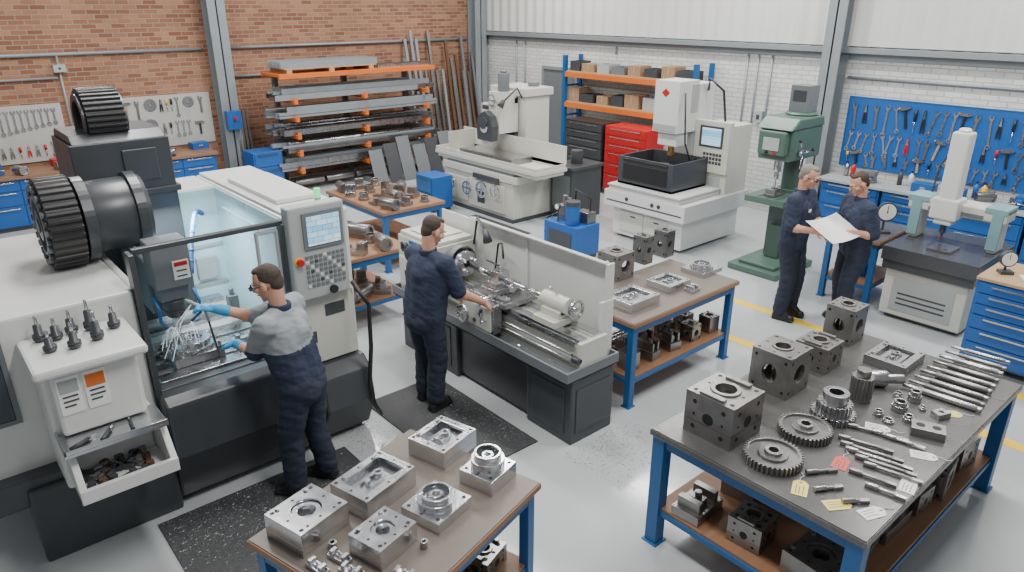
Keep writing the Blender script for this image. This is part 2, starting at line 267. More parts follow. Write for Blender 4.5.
fx=mk('clamped_workpiece',G().cb(0,0,0,.36,.3,.07).m(1).ring(0,0,.13,.07,.07,.15,32).gear(.15,.12,.07,.1,24,.01).cb(.12,.11,.07,.06,.05,.06).cb(-.13,-.1,.07,.05,.05,.05).m(0).ring(0,0,.07,.03,.07,.12,24),'steel2 steel',loc=(1.34,5.24,.912),lab='round ribbed steel workpiece clamped on a fixture plate',cat='workpiece')
for a in(0,1,2,3): mk('clamp',G().b(-.02,-.05,.07,.02,.03,.095).cz(0,-.03,.07,.13,.01),'dst',fx,loc=(.15*(1 if a%2 else -1),.11*(1 if a>1 else -1),0),bev=.002)
mk('machined_bar',G().cb(0,0,0,.26,.05,.06).cb(.08,0,.06,.06,.05,.02).cb(-.08,0,.06,.03,.05,.03),'steel',loc=(1.74,5.2,.912),lab='rectangular steel bar on the machine table',cat='workpiece')
g=G()
for k in range(4):
    for (sx,sy,sz) in[(1.27+SX,5.21,1.2),(1.13+SX,5.21,1.2)]:
        tx,ty=sx+R.uniform(-.1,.08),5.2+R.uniform(-.08,.05);g.tube([(sx,sy,sz),(sx*.6+tx*.4,sy*.6+ty*.4,1.18),(sx*.25+tx*.75,sy*.25+ty*.75,1.12),(tx,ty,1.05)],R.uniform(.0015,.0028),6)
for (ex,ey,ez) in((1.1,5.1,1.02),(1.14,5.06,1.0)):
    g.tube([(1.33,5.02,1.42),((1.33+ex)/2,(5.02+ey)/2,1.28),(ex,ey,ez)],.0028,6)
for k in range(650):
    a=R.random()*6.28;q=abs(R.gauss(0,.13))+.02;g.el((1.27+q*cos(a),max(5.03,5.21+q*sin(a)*.8),1.0+R.random()*max(.02,.2*(1-q*2.5))),(R.uniform(.0008,.0028),)*3,n=5,k=3)
mk('coolant_spray',g,'water',bev=0,lab='white coolant jets splashing over the workpiece',cat='coolant',kind='stuff')  # jets are given emission to brighten them
def toolholder(h=.1):
    r=E('tool_holder',(0,0,0))
    mk('holder_body',G().rev([(.022,0),(.03,.012),(.034,.02),(.034,.03),(.026,.033),(.034,.037),(.034,.048),(.022,.055),(.02,.055+h*.5),(.012,.06+h*.5)]),'dark',r,bev=0)
    mk('cutter',G().cz(0,0,.05+h*.5,.06+h,.009),'steel',r,bev=.001);return r
bs=toolholder(.11)
tp=[(.44,4.8),(.52,4.76),(.61,4.8),(.71,4.78),(.46,4.6),(.58,4.56),(.71,4.6),(.83,4.72)]
for i,(x,y) in enumerate(tp):
    o=bs if i==0 else dup(bs,(0,0,0))
    o.location=(x+DX,y,1.5);tag(o,'black tapered tool holder with cutter on white shelf','tool holder','tool holders on the mill shelf');o.scale=(1.1,1.1,R.uniform(.75,1.2))
for i in range(3): mk('cutting_drill',G().c((-.09,0,.012),(.03,0,.012),.011).m(1).c((.03,0,.012),(.1,0,.012),.007,.002),'dark steel',loc=(.48+DX+.13*i,4.31+.02*i,1.011),rz=.5+.5*i,bev=0,lab='steel drill lying on the stainless shelf',cat='drill bit',grp='tools on the stainless shelf')
for i in range(18):
    x,y=.46+DX+.065*(i%6)+R.uniform(-.01,.01),4.25+.1*(i//6)
    mk('scrap_tool',G().c((-.05,0,.015),(.03,0,.015),.017,n=8).b(.02,-.022,0,.055,.022,.034),R.choice(['dst','rust','dark','dark']),loc=(x,y,.721),rz=R.random()*3,bev=.002,lab='dark oily scrap tool bit in the white tray',cat='tool bit',grp='scrap tools in the tray')
# ================= LATHE =================
la=E('lathe',(3.9,4.7,0),0,'light grey metalworking lathe with dark grey base and splash guard','lathe')
Q=lambda n,g,ms,bev=.006,lab=None:mk(n,g,ms,la,bev=bev,lab=lab,w=1)
Q('base',G().b(3.62,3.46,0,4.12,4.0,.6).b(3.66,4.0,.04,4.1,5.0,.58).b(3.62,5.0,0,4.12,5.95,.6),'dark',.012,'dark grey pedestal base')
for bb in((3.612,3.54,.08,3.62,3.92,.5),(3.612,5.1,.08,3.62,5.85,.5),(3.67,3.452,.1,4.07,3.46,.5)): Q('base_panel',G().b(*bb),'dark',.004)
Q('chip_tray',G().b(3.54,3.44,.6,4.15,6.0,.62).fr(3.54,3.44,4.15,6.0,.02,.6,.7),'mgrey',.006)
Q('bed',G().b(3.72,3.5,.62,4.0,5.32,.66).b(3.74,3.5,.66,3.98,5.32,.88).m(1).b(3.73,3.5,.88,3.82,5.3,.915).b(3.9,3.5,.88,3.99,5.3,.915),'offw steel',.005,'ground steel ways on a light grey bed')
Q('bed_rack',G().b(3.715,3.55,.84,3.73,5.3,.87),'steel2',.001)
Q('headstock',G().b(3.62,5.32,.62,4.12,5.96,1.24).b(3.64,5.34,1.24,4.1,5.94,1.28).b(3.58,5.4,.72,3.62,5.9,1.04).b(3.7,5.45,1.28,4.06,5.85,1.3).b(3.66,5.96,.62,4.08,6.02,1.1),'offw',.015)
for (y,z,r) in[(5.45,1.14,.04),(5.62,1.14,.04),(5.8,1.14,.045),(5.5,.87,.03),(5.75,.87,.03)]:
    Q('control_knob',G().c((3.575,y,z),(3.62,y,z),r).b(3.55,y-.008,z-.008,3.575,y+.008,z+r+.02),'dark',.002)
Q('name_plate',G().b(3.614,5.5,1.19,3.62,5.75,1.22),'pblue',0)
g=G().c((3.87,5.14,1.08),(3.87,5.32,1.08),.125,n=32).c((3.87,5.28,1.08),(3.87,5.32,1.08),.14,n=32).m(1).c((3.87,5.135,1.08),(3.87,5.14,1.08),.035)
for i in range(3):
    a=2*pi*i/3+.3;x,z=3.87+.075*cos(a),1.08+.075*sin(a);g.m(0).c((x,5.09,z),(x,5.14,z),.024,n=4)
Q('chuck',g,'steel hole',.003,'steel three-jaw chuck')
Q('chuck_guard',G().rg([(3.87+.16*cos(a),1.08+.16*sin(a)) for a in [pi*i/12 for i in range(0,13)]],[(3.87+.15*cos(a),1.08+.15*sin(a)) for a in [pi*i/12 for i in range(0,13)]],'y',5.2,5.3),'mgrey',0)
for z in(.78,.72): Q('lead_screw',G().c((3.7,3.55,z),(3.7,5.32,z),.013),'steel',0)
Q('carriage',G().b(3.66,4.34,.915,4.06,4.9,.965).b(3.58,4.4,.68,3.68,4.84,.95).b(3.7,4.52,.965,4.02,4.72,1.03).b(3.74,4.54,1.03,3.92,4.7,1.08).cz(3.98,4.8,.965,1.0,.03).b(3.68,4.36,.965,3.76,4.46,1.0),'steel2',.008)
Q('apron',G().b(3.56,4.42,.7,3.58,4.82,.92).m(1).c((3.55,4.55,.84),(3.56,4.55,.84),.025).c((3.55,4.64,.76),(3.56,4.64,.76),.02),'offw dark',.004)
Q('tool_post',G().b(3.78,4.56,1.08,3.9,4.68,1.17).cz(3.84,4.62,1.17,1.21,.02).m(1).c((3.84,4.62,1.21),(3.75,4.7,1.27),.008).b(3.8,4.68,1.1,3.83,4.78,1.12),'steel dark',.003)
Q('compound_handle',G().c((3.84,4.44,1.05),(3.84,4.56,1.05),.012).c((3.84,4.43,1.05),(3.84,4.45,1.05),.04).c((3.81,4.4,1.07),(3.81,4.44,1.07),.008),'steel',.001)
for (y,z,r) in[(4.76,.8,.085),(4.5,1.0,.045)]:
    Q('handwheel',G().ring(y,z,r,r*.8,3.5,3.525,24,'x').b(3.505,y-r*.85,z-.008,3.52,y+r*.85,z+.008).b(3.505,y-.008,z-r*.85,3.52,y+.008,z+r*.85).c((3.5,y,z),(3.7,y,z),.016).m(1).c((3.46,y,z+r*.85),(3.505,y,z+r*.85),.011),'steel black',.002)
Q('feed_lever',G().c((3.5,4.48,.8),(3.58,4.48,.8),.012).c((3.5,4.48,.8),(3.48,4.44,.92),.008).m(1).el((3.48,4.44,.93),(.018,.018,.018)),'steel black',0)
Q('workpiece_shaft',G().c((3.87,4.3,1.08),(3.87,5.1,1.08),.022).c((3.87,4.8,1.08),(3.87,5.0,1.08),.03),'steel',0)
Q('tailstock',G().b(3.72,3.78,.915,4.0,4.04,.97).b(3.79,3.8,.97,3.95,4.02,1.03).c((3.87,3.76,1.08),(3.87,4.06,1.08),.07,n=24).b(3.81,3.8,1.0,3.93,4.02,1.1).m(1).c((3.87,4.06,1.08),(3.87,4.22,1.08),.03).c((3.87,4.22,1.08),(3.87,4.3,1.08),.025,.003).c((3.87,3.68,1.08),(3.87,3.76,1.08),.02).ring(3.87,1.08,.085,.068,3.67,3.695,24,'y').b(3.795,3.675,1.072,3.945,3.69,1.088).c((3.87,3.9,1.14),(3.78,3.9,1.24),.008),'offw steel',.004)
Q('splash_guard',G().ext([(4.15,.62),(4.15,1.4),(4.12,1.46),(4.04,1.48),(4.04,1.465),(4.11,1.445),(4.13,1.39),(4.13,.62)],'y',3.56,5.32).b(4.0,3.53,.62,4.15,3.56,1.15).b(4.06,3.54,1.15,4.15,3.56,1.46).b(4.11,4.55,.62,4.13,4.57,1.41).b(4.13,5.32,.7,4.15,5.9,1.42),'white',.003,'light grey sheet metal splash guard')
Q('coolant_pipe',G().tube([(4.1,5.0,1.0),(4.06,4.9,1.3),(3.98,4.75,1.36),(3.92,4.66,1.25)],.01),'black',0)
Q('work_light',G().tube([(4.08,5.3,1.2),(4.05,5.2,1.5),(3.98,4.98,1.42)],.012).c((3.98,5.0,1.43),(3.95,4.92,1.34),.022,.045),'dark',0)
Q('end_cover',G().b(3.7,3.46,.66,4.02,3.5,.9).m(1).c((3.7,3.46,.75),(3.7,3.54,.75),.03),'offw dark')
swarf(900,3.56,3.6,4.1,5.2,.621,'silver swarf lying in the lathe tray',.012,'steel')
# ================= TABLES =================
def table(lab,cx,cy,w,d,h,rz=0,top='tbrown',shelf=.28,edge='wood',lz=.065):
    t=E('workbench',(cx,cy,0),rz,lab,'table')
    mk('table_top',G().b(-w/2,-d/2,h-.045,w/2,d/2,h-.006),edge,t,bev=.004)
    mk('top_sheet',G().b(-w/2+.008,-d/2+.008,h-.006,w/2-.008,d/2-.008,h),top,t,bev=.001)
    mk('frame',G().fr(-w/2+.03,-d/2+.03,w/2-.03,d/2-.03,.05,h-.12,h-.045),'blue',t)
    mk('shelf_frame',G().fr(-w/2+.04,-d/2+.04,w/2-.04,d/2-.04,.04,shelf-.05,shelf-.01),'blue',t)
    L=None
    for sx in(-1,1):
        for sy in(-1,1):
            p=(sx*(w/2-.06),sy*(d/2-.06),0)
            if L is None:L=mk('leg',G().cb(0,0,0,lz,lz,h-.05).cb(0,0,0,lz+.03,lz+.03,.012),'blue',t,loc=p)
            else:
                o=L.copy();C.objects.link(o);o.location=p
    mk('lower_shelf',G().b(-w/2+.05,-d/2+.05,shelf-.01,w/2-.05,d/2-.05,shelf+.012),'wood',t,bev=.002)
    return t
table('large blue steel workbench with dark steel top',4.43,1.68,2.44,1.38,.88,lz=.09,edge='tsteel',top='tsteel')
bx,by,br=.87+.625*cos(rad(15))+.5*sin(rad(15)),3.09+.625*sin(rad(15))-.5*cos(rad(15)),rad(15)
table('blue workbench with wood edged top and machined mould plates',bx,by,1.25,1.0,.85,br)
table('blue workbench with wood edge beside the lathe',5.2,3.93,1.6,.86,.85)
table('blue workbench with wooden top holding steel castings',5.1,8.7,1.0,1.6,.85,top='wood')
table('small blue workbench with wooden top near the mill',3.72,7.1,.85,1.1,.85,top='wood')
table('small blue workbench with steel top holding a dial gauge',8.72,3.46,.9,.66,.85,top='tsteel')
# ---------- machined parts ----------
def holes(g,w,d,h,r=.012,i=.03,extra=()):  # bolt holes are flat dark discs, their inner shade painted in
    g.m(1)
    for sx in(-1,1):
        for sy in(-1,1): g.cz(sx*(w/2-i),sy*(d/2-i),h-.002,h+.0008,r,n=12)
    for (x,y) in extra: g.cz(x,y,h-.002,h+.0008,r*.7,n=10)
    return g.m(0)
def block(kind,w,d,h,px,py,z,rz=0,m='steel',lab='machined steel mould block',off=None,nm='mould_block',grp=None):
    x,y=off or F(px,py,z);g=G()
    if kind=='bore':
        b=min(w,d)*.28;g.bore(0,0,w/2,d/2,b,h*.35,h).cb(0,0,0,w,d,h*.35);holes(g,w,d,h,extra=[(w*.38,0),(-w*.38,0),(0,d*.38),(0,-d*.38),(w*.28,d*.4),(-w*.28,d*.4),(w*.28,-d*.4),(-w*.28,-d*.4)])
        ch=('core_insert',G().ring(0,0,b*.95,b*.6,h*.35,h*.9).cz(0,0,h*.35,h*.6,b*.3))
    elif kind=='pocket':
        t=min(w,d)*.17;g.cb(0,0,0,w,d,h*.4).fr(-w/2,-d/2,w/2,d/2,t,h*.4,h);holes(g,w,d,h,i=t*.5,extra=[(0,d/2-t*.5),(0,-d/2+t*.5),(w/2-t*.5,0),(-w/2+t*.5,0)])
        ch=('core_insert',G().cb(0,0,h*.4,w-2.9*t,d-3.1*t,h*.3).ring(w*.1,0,t*.6,t*.35,h*.7,h*1.0).cz(-w*.12,0,h*.7,h*.95,t*.35).cb(0,d*.1,h*.7,w*.4,.012,h*.15).cb(0,-d*.1,h*.7,w*.3,.012,h*.15))
    elif kind=='disc':
        g.cb(0,0,0,w,d,h*.5);holes(g,w,d,h*.5,extra=[(w*.44,0),(-w*.44,0)]);b=min(w,d)*.42
        ch=('round_flange',G().ring(0,0,b,b*.66,h*.5,h*.8,32).ring(0,0,b*.8,b*.66,h*.8,h,32).cz(0,0,h*.5,h*.72,b*.35).ring(0,0,b*.35,b*.2,h*.72,h*.9))
    elif kind=='cube':
        b=min(w,d)*.28;g.bore(0,0,w/2,d/2,b,h*.5,h).cb(0,0,0,w,d,h*.5);holes(g,w,d,h,.016,.04,[(w*.36,0),(-w*.36,0),(0,d*.36),(0,-d*.36)])
        g.m(1)
        for q in(-1,1):
            for (a,zz,rr) in((0,.5,.035),(-.3,.8,.014),(.3,.8,.014),(-.3,.2,.014),(.3,.2,.014),(.3,.5,.009),(-.3,.5,.009)):
                g.c((a*w,q*(d/2-.002),zz*h),(a*w,q*(d/2+.001),zz*h),rr*w/.3,n=14);g.c((q*(w/2-.002),a*d,zz*h),(q*(w/2+.001),a*d,zz*h),rr*w/.3,n=14)
            g.b(-w/2-.001,-d/2-.001,h*.335,w/2+.001,d/2+.001,h*.345) if q>0 else None
        g.m(0)
        for sx in(-1,1): g.cb(sx*w*.41,0,h,w*.12,d*.5,.018)
        ch=('core_insert',G().ring(0,0,b*.98,b*.7,h*.5,h+.012).bore(0,0,b*.5,b*.5,b*.3,h*.5,h*.85))
    elif kind=='open':
        t=w*.2
        g.bore(0,0,w/2,d/2,w*.25,h-t*.6,h).cb(0,0,0,w,d,t*.6)
        zc=h/2;hz=h/2-t*.6
        for q in(-1,1):
            A=[2*pi*i/24 for i in range(24)];f_=lambda a:max(abs(cos(a)),abs(sin(a)))
            ou=[(w/2*cos(a)/f_(a),zc+hz*sin(a)/f_(a)) for a in A];inn=[(w*.24*cos(a),zc+min(w*.24,hz*.75)*sin(a)) for a in A]
            g.rg(ou,inn,'y',q*d/2,q*(d/2-.03))
            ou=[((d/2-.03)*cos(a)/f_(a),zc+hz*sin(a)/f_(a)) for a in A];g.rg(ou,[(p*.8,q2) for p,q2 in inn],'x',q*w/2,q*(w/2-.03))
        holes(g,w,d,h,.014,.032,[(0,d*.4),(0,-d*.4),(w*.4,0),(-w*.4,0)])
        g.m(1)
        for q in(-1,1):
            for a in(-1,1):
                for zz in(.14,.86): g.c((a*w*.4,q*(d/2-.002),zz*h),(a*w*.4,q*(d/2+.001),zz*h),.012,n=12);g.c((q*(w/2-.002),a*d*.38,zz*h),(q*(w/2+.001),a*d*.38,zz*h),.012,n=12)
        g.m(0)
        ch=('core_insert',G().cz(0,0,t*.6,h-t*.9,w*.17,n=24).ring(0,0,w*.24,w*.18,h-t*.4,h+.01))
    elif kind=='step':
        g.cb(0,0,0,w,d,h*.5).cb(-w*.3,0,h*.5,w*.16,d*.8,h*.5).cb(w*.3,0,h*.5,w*.16,d*.8,h*.5).cb(0,0,h*.5,w*.2,d*.5,h*.3);holes(g,w,d,h*.5,.006,.012)
        ch=('boss',G().cz(0,0,h*.8,h*1.1,min(w,d)*.12))
    o=mk(nm,g,m+' hole',loc=(x,y,z),rz=rz,bev=.003,lab=lab,cat='machined block',grp=grp)
    mk(ch[0],ch[1],m,o,bev=.002)
    if kind in('bore','pocket') :
        for sx in(-1,1): mk('guide_pin',G().cz(0,0,0,.012,.014 if w>.2 else .008),'steel2',o,loc=(sx*w*.3,d*.4,h),bev=.002)
    return o
Z=.88
block('cube',.34,.34,.29,721,430,Z,.0,'cast','large dark steel mould cube with bored top')
block('open',.29,.29,.31,777,386,Z,.0,'cast','open frame dark steel mould housing with round core')
block('cube',.25,.25,.2,816,364,Z,.0,'cast','medium dark steel block with drilled faces')
block('open',.23,.23,.3,842,338,Z,.0,'cast','tall dark steel mould housing with bored top')
block('pocket',.36,.3,.07,893,362,Z,.0,'steel2','flat steel plate with machined pockets')
def thing(name,g,ms,px,py,z,rz,lab,cat,grp=None,bev=.002):
    x,y=F(px,py,z);return mk(name,g,ms,loc=(x,y,z+.0005),rz=rz,bev=bev,lab=lab,cat=cat,grp=grp)
for px,py,r in((772,460,.172),(804,433,.165)):
    t=thing('spur_gear',G().gear(r,r*.84,0,.055,40,.015).ring(0,0,r*.86,r*.5,.015,.04,44).ring(0,0,r*.5,r*.3,0,.055,32),'dst',px,py,Z,.1,'large dark toothed spur gear lying flat','gear','large gears on steel bench')
    mk('gear_hub',G().ring(0,0,r*.3,r*.17,0,.075,24),'steel2',t,bev=.002)
thing('gear_hub_assembly',G().gear(.14,.08,0,.05,26,.014).gear(.11,.06,.05,.12,22,.012).ring(0,0,.08,.045,.12,.19,28),'steel2',832,417,Z,0,'stepped toothed steel gear hub','gear')
thing('pinion_shaft',G().ring(0,0,.07,.03,0,.02,24).gear(.075,.03,.02,.18,20,.009).cz(0,0,.18,.23,.045),'dst',859,399,Z,0,'upright dark pinion gear with stub shaft','gear')
thing('pinion_shaft',G().c((-.12,0,.06),(.0,0,.06),.06,n=24).c((0,0,.06),(.12,0,.06),.035),'steel2',884,386,Z,-.8,'stepped steel stub shaft lying down','shaft')
for i,(px,py,r,h) in enumerate(((899,410,.05,.07),(914,401,.042,.08),(922,410,.025,.03),(898,397,.03,.04),(888,422,.035,.025),(878,415,.032,.04),(908,421,.035,.045))):
    thing('steel_bushing',G().ring(0,0,r,r*.55,0,h*.6).ring(0,0,r*.8,r*.55,h*.6,h),'steel2',px,py,Z,0,'small turned steel bushing','bushing','bushings on steel bench')
thing('drilled_block',G().cb(0,0,0,.19,.12,.055).m(1).cz(-.045,0,.053,.056,.027).cz(.045,0,.053,.056,.027),'dst hole',927,434,Z,-1.2,'small dark steel block with two bores','machined block')
thing('drilled_block',G().cb(0,0,0,.1,.07,.04).m(1).cz(0,0,.038,.041,.018),'steel2 hole',940,417,Z,-.4,'small steel block with one bore','machined block')
for i in range(9):
    l=.46-.012*i;r=.017 if i%3 else .022
    g=G().c((0,-l/2,r),(0,l/2-.1,r),r,n=12).c((0,l/2-.1,r),(0,l/2,r),r*.65,n=12).c((0,-l/2-.03,r),(0,-l/2,r),r*.8,n=12)
    thing('steel_shaft',g,'dst' if i%2 else 'steel2',938+4.9*i,399-5.4*i,Z,rad(4+R.uniform(-2,2)),'turned steel shaft laid on steel bench','shaft','row of turned shafts',bev=.001)
sp=[(866,446,.3,0.25,'dst'),(879,461,.36,.2,'steel2'),(893,475,.3,.2,'dst'),(905,444,.22,.15,'steel2'),(868,432,.24,.3,'dst'),(890,438,.2,.25,'steel2'),(873,480,.24,.2,'dst'),(886,494,.2,.15,'steel2'),(822,473,.18,1.0,'dst'),(829,490,.16,1.0,'steel2'),(856,503,.14,.9,'dst'),(872,454,.34,.22,'dst'),(886,468,.32,.2,'dst')]
for i,(px,py,l,a,m) in enumerate(sp):
    g=G().c((-l/2,0,.014),(l/2-.05,0,.014),.011,n=10).c((-l/2-.01,0,.016),(-l/2+.06,0,.016),.016,n=10).b(l/2-.06,-.013,0,l/2,.013,.022)
    thing('boring_bar',g,m,px,py,Z,rad(-90)+a,'slim dark steel cutting tool on bench','cutting tool','cutting tools on steel bench',bev=.001)
for px,py,m,a,l in((800,488,'tagy',.4,'yellow'),(841,463,'tagr',.2,'red'),(873,513,'paper',-.4,'white'),(838,505,'tagy',-.6,'yellow'),(878,428,'paper',-1.2,'white'),(924,456,'paper',-1.1,'white'),(950,414,'tagy',-.9,'yellow'),(908,486,'paper',.2,'white')):
    t=thing('paper_tag',G().ext([(-.075,-.042),(.045,-.042),(.072,-.016),(.072,.016),(.045,.042),(-.075,.042)],'z',0,.003).m(1).cz(.05,0,.0028,.0036,.007).b(-.06,-.02,.0028,.02,-.016,.0034).b(-.06,0,.0028,.01,.004,.0034).b(-.06,.018,.0028,.02,.022,.0034),m+' dark',px,py,Z,a,l+' paper job tag lying on the bench','tag','job tags on steel bench',bev=0)
    mk('tag_string',G().tube([(.05,0,.005),(.09,.01,.004),(.12,-.01,.004),(.15,.01,.004)],.002,5),'paper',t,bev=0)
Z2=.2925
for kind,w,d,h,x,y in(('step',.3,.2,.14,3.42,2.1),('bore',.32,.29,.16,3.48,1.3),('open',.26,.26,.22,4.85,1.22),('step',.36,.26,.16,4.2,1.27),('cube',.26,.26,.2,5.3,1.24),('bore',.28,.24,.16,3.85,2.0),('open',.24,.24,.22,5.25,1.8),('step',.28,.24,.14,3.85,1.28),('cube',.22,.22,.18,3.45,1.72),('bore',.26,.22,.12,4.3,1.95),('open',.2,.2,.16,4.7,1.95),('cube',.2,.2,.16,4.55,1.22),('step',.3,.2,.14,4.1,1.65)):
    block(kind,w,d,h,0,0,Z2,R.uniform(-.12,.12),R.choice(['cast','dst']),'dark steel block stored on the lower shelf',off=(x,y))
for i in range(4): mk('steel_bar',G().c((-.28,0,.03),(.28,0,.03),.03,n=12),'dst',loc=(4.75,1.48+.07*i,Z2),rz=.0,bev=0,lab='round dark steel bar on lower shelf',cat='steel bar',grp='bars under steel bench')
mk('storage_bin',G().b(-.1,-.14,0,.1,.14,.01).fr(-.1,-.14,.1,.14,.01,.01,.12),'pblue',loc=(4.98,2.1,Z2),lab='blue plastic open storage bin on lower shelf',cat='storage bin')
Z=.85
for kind,w,d,h,px,py,m,l in(('bore',.31,.28,.14,309,530,'steel','silver steel mould plate with round bore and bolt holes'),('pocket',.38,.28,.13,375,494,'steel','silver steel plate with machined rectangular pocket'),('pocket',.31,.28,.12,443,450,'steel','silver steel mould plate with cavity'),('disc',.28,.26,.13,437,511,'steel','silver steel plate with circular cavity'),('bore',.26,.22,.12,384,547,'steel','small silver steel plate with bore'),('disc',.24,.23,.19,488,479,'steel','steel plate carrying a raised round flange')):
    block(kind,w,d,h,px,py,Z,br,m,l)
for i,(px,py) in enumerate(((318,570),(340,560),(352,574),(405,578))):
    block('step',.13,.05,.05,px,py,Z,br+1.5+.1*i,'steel','small stepped steel clamp block on bench')
for i,(px,py,r) in enumerate(((333,548,.022),(424,547,.02))):
    thing('steel_bushing',G().ring(0,0,r,r*.5,0,.04),'steel2',px,py,Z,0,'small steel bushing beside the mould plates','bushing','bushings beside mould plates')
def onT(a,b): return (bx+a*cos(br)-b*sin(br),by+a*sin(br)+b*cos(br))
for kind,a,b_ in(('step',.2,.32),('bore',.15,.05),('open',-.1,.1),('cube',.4,-.25),('step',-.3,.25)):
    block(kind,.22,.18,.12,0,0,Z2,br+R.uniform(-.3,.3),'dst','dark steel part on the lower shelf',off=onT(a,b_))
mk('cardboard_box',G().b(-.13,-.11,0,.13,.11,.008).fr(-.13,-.11,.13,.11,.006,.008,.12).m(1).b(-.1,-.08,.008,.1,.08,.06),'card dst',loc=(*onT(.43,.2),Z2),rz=br,lab='open cardboard box with small parts on lower shelf',cat='box')
for kind,w,d,h,px,py,m,l in(('open',.26,.26,.27,615,276,'cast','dark steel mould housing on bench'),('open',.13,.17,.3,642,262,'dst','tall narrow steel fixture on bench'),('open',.15,.17,.29,663,255,'dst','tall narrow steel fixture on bench'),('disc',.32,.28,.09,701,271,'steel','steel plate with round flange'),('pocket',.32,.28,.07,668,286,'steel','silver plate with machined pocket'),('pocket',.4,.34,.09,631,303,'steel','large silver plate with machined cavity'),('step',.12,.1,.06,692,291,'steel','small stepped steel block')):
    block(kind,w,d,h,px,py,Z,0,m,l)
for i in range(9): block(R.choice(['step','open','bore']),.14,.15,.17,0,0,Z2,R.uniform(-.2,.2),'dst','small dark steel part on lower shelf of bench',off=(4.6+.155*i,3.7+.2*(i%2)))
for i in range(3): mk('steel_bar',G().c((-.3,0,.02),(.3,0,.02),.02,n=10),'steel2',loc=(5.0+.1*i,4.13+.05*i,Z2),rz=0,bev=0,lab='round steel bar on lower shelf',cat='steel bar',grp='round bars under bench')
def casting(x,y,z,k):
    s=R.uniform(.9,1.4);m=R.choice(['cast','steel2','dst','dst'])
    if k%4==0:g=G().c((-.1*s,0,.06*s),(.1*s,0,.06*s),.055*s,n=16).ring(0,.06*s,.06*s,.04*s,-.12*s,-.1*s,16,'x').b(-.08*s,-.04*s,0,.08*s,.04*s,.03*s);n='pipe_flange';l='grey cast flange fitting on wooden bench'
    elif k%4==1:g=G().b(-.08*s,-.05*s,0,.08*s,.05*s,.05*s).b(-.03*s,-.05*s,.05*s,.03*s,.05*s,.12*s).cz(.05*s,0,.05*s,.09*s,.02*s);n='bracket_casting';l='steel angle bracket casting on wooden bench'
    elif k%4==2:g=G().ring(0,0,.07*s,.045*s,0,.03*s).ring(0,0,.055*s,.045*s,.03*s,.09*s);n='bearing_ring';l='round bearing ring on wooden bench'
    else:g=G().ext([(-.1*s,0),(.1*s,0),(.1*s,.03*s),(-.03*s,.04*s),(-.04*s,.11*s),(-.1*s,.11*s)],'y',-.04*s,.04*s);n='angle_block';l='stepped angle block on wooden bench'
    mk(n,g,m,loc=(x,y,z),rz=R.random()*3,bev=.003,lab=l,cat='metal part')
k=0
for i in range(5):
    for j in range(3): casting(4.72+.3*j+R.uniform(0,.06),8.05+.32*i,.851,k);k+=1
for i in range(4):
    for j in range(2): casting(3.52+.34*j,6.7+.26*i,.851,k);casting(3.58+.28*j,6.74+.25*i,Z2+.001,k+1);k+=1
# ================= GRINDER =================
gr=E('surface_grinder',(8.3,9.5,0),0,'off-white surface grinding machine with long table and dark head','grinding machine')
Q=lambda n,g,ms,bev=.006,lab=None:mk(n,g,ms,gr,bev=bev,lab=lab,w=1)
Q('base',G().b(7.45,8.6,.06,8.5,10.5,.66).b(7.41,8.8,.12,7.45,9.75,.58).b(7.43,9.8,.15,7.45,10.35,.55).b(8.0,9.2,.66,9.0,10.2,.75).m(1).b(7.42,8.58,0,8.53,10.53,.06).b(7.405,9.3,.2,7.41,9.5,.4),'offw dark',.008)
Q('saddle',G().b(7.42,8.5,.66,8.15,10.5,.78).m(1).b(7.45,8.6,.78,8.1,10.4,.82),'offw mgrey',.006)
Q('work_table',G().b(7.46,8.05,.82,8.06,10.7,.9).b(7.42,8.02,.88,8.1,10.73,.94),'offw',.005,'long off-white traversing table')
Q('magnetic_chuck',G().b(7.5,8.7,.94,7.95,10.1,1.03).m(1).b(7.52,8.72,1.03,7.93,10.08,1.035),'dst steel',.004)
Q('table_guard',G().fr(7.43,8.03,8.09,10.72,(.015,.02,.02,.02),.94,1.0).b(8.07,8.03,.94,8.09,10.72,1.28).b(7.5,10.4,.94,8.07,10.42,1.28),'offw',.003)
Q('column',G().b(8.3,9.25,.75,8.85,10.1,1.98).b(8.25,9.2,1.92,8.9,10.15,2.05).m(1).b(8.21,9.45,1.1,8.3,9.9,1.9),'offw dark',.01)
Q('wheel_head',G().b(7.85,9.42,1.32,8.27,9.9,1.8).b(7.9,9.45,1.8,8.27,9.75,2.0).m(1).c((7.66,9.65,1.5),(7.85,9.65,1.5),.1,n=24).b(7.845,9.7,1.7,7.85,9.88,1.77),'offw dark',.012)
Q('wheel_guard',G().ext([(9.45,1.2),(9.43,1.45),(9.49,1.62),(9.65,1.7),(9.81,1.62),(9.87,1.45),(9.85,1.2)],'x',7.7,7.83).m(1).c((7.68,9.65,1.42),(7.7,9.65,1.42),.09,n=24),'dark offw',.01,'black wheel guard')
Q('grinding_wheel',G().c((7.74,9.65,1.26),(7.79,9.65,1.26),.16,n=32),'pale',.004)
Q('down_feed_wheel',G().ring(9.6,1.87,.1,.08,7.82,7.84,24,'x').c((7.82,9.6,1.87),(7.9,9.6,1.87),.02).b(7.825,9.51,1.86,7.838,9.69,1.88),'steel',.002)
for (y,z,r) in((8.95,.48,.12),(9.3,.46,.14),(9.7,.42,.12),(10.15,.45,.11)):
    Q('handwheel',G().ring(y,z,r,r*.8,7.32,7.35,24,'x').b(7.325,y-r*.85,z-.012,7.345,y+r*.85,z+.012).b(7.325,y-.012,z-r*.85,7.345,y+.012,z+r*.85).c((7.32,y,z),(7.45,y,z),.02),'steel',.002)
Q('switch_panel',G().b(7.39,8.92,.62,7.42,9.6,.7),'dark',.002)
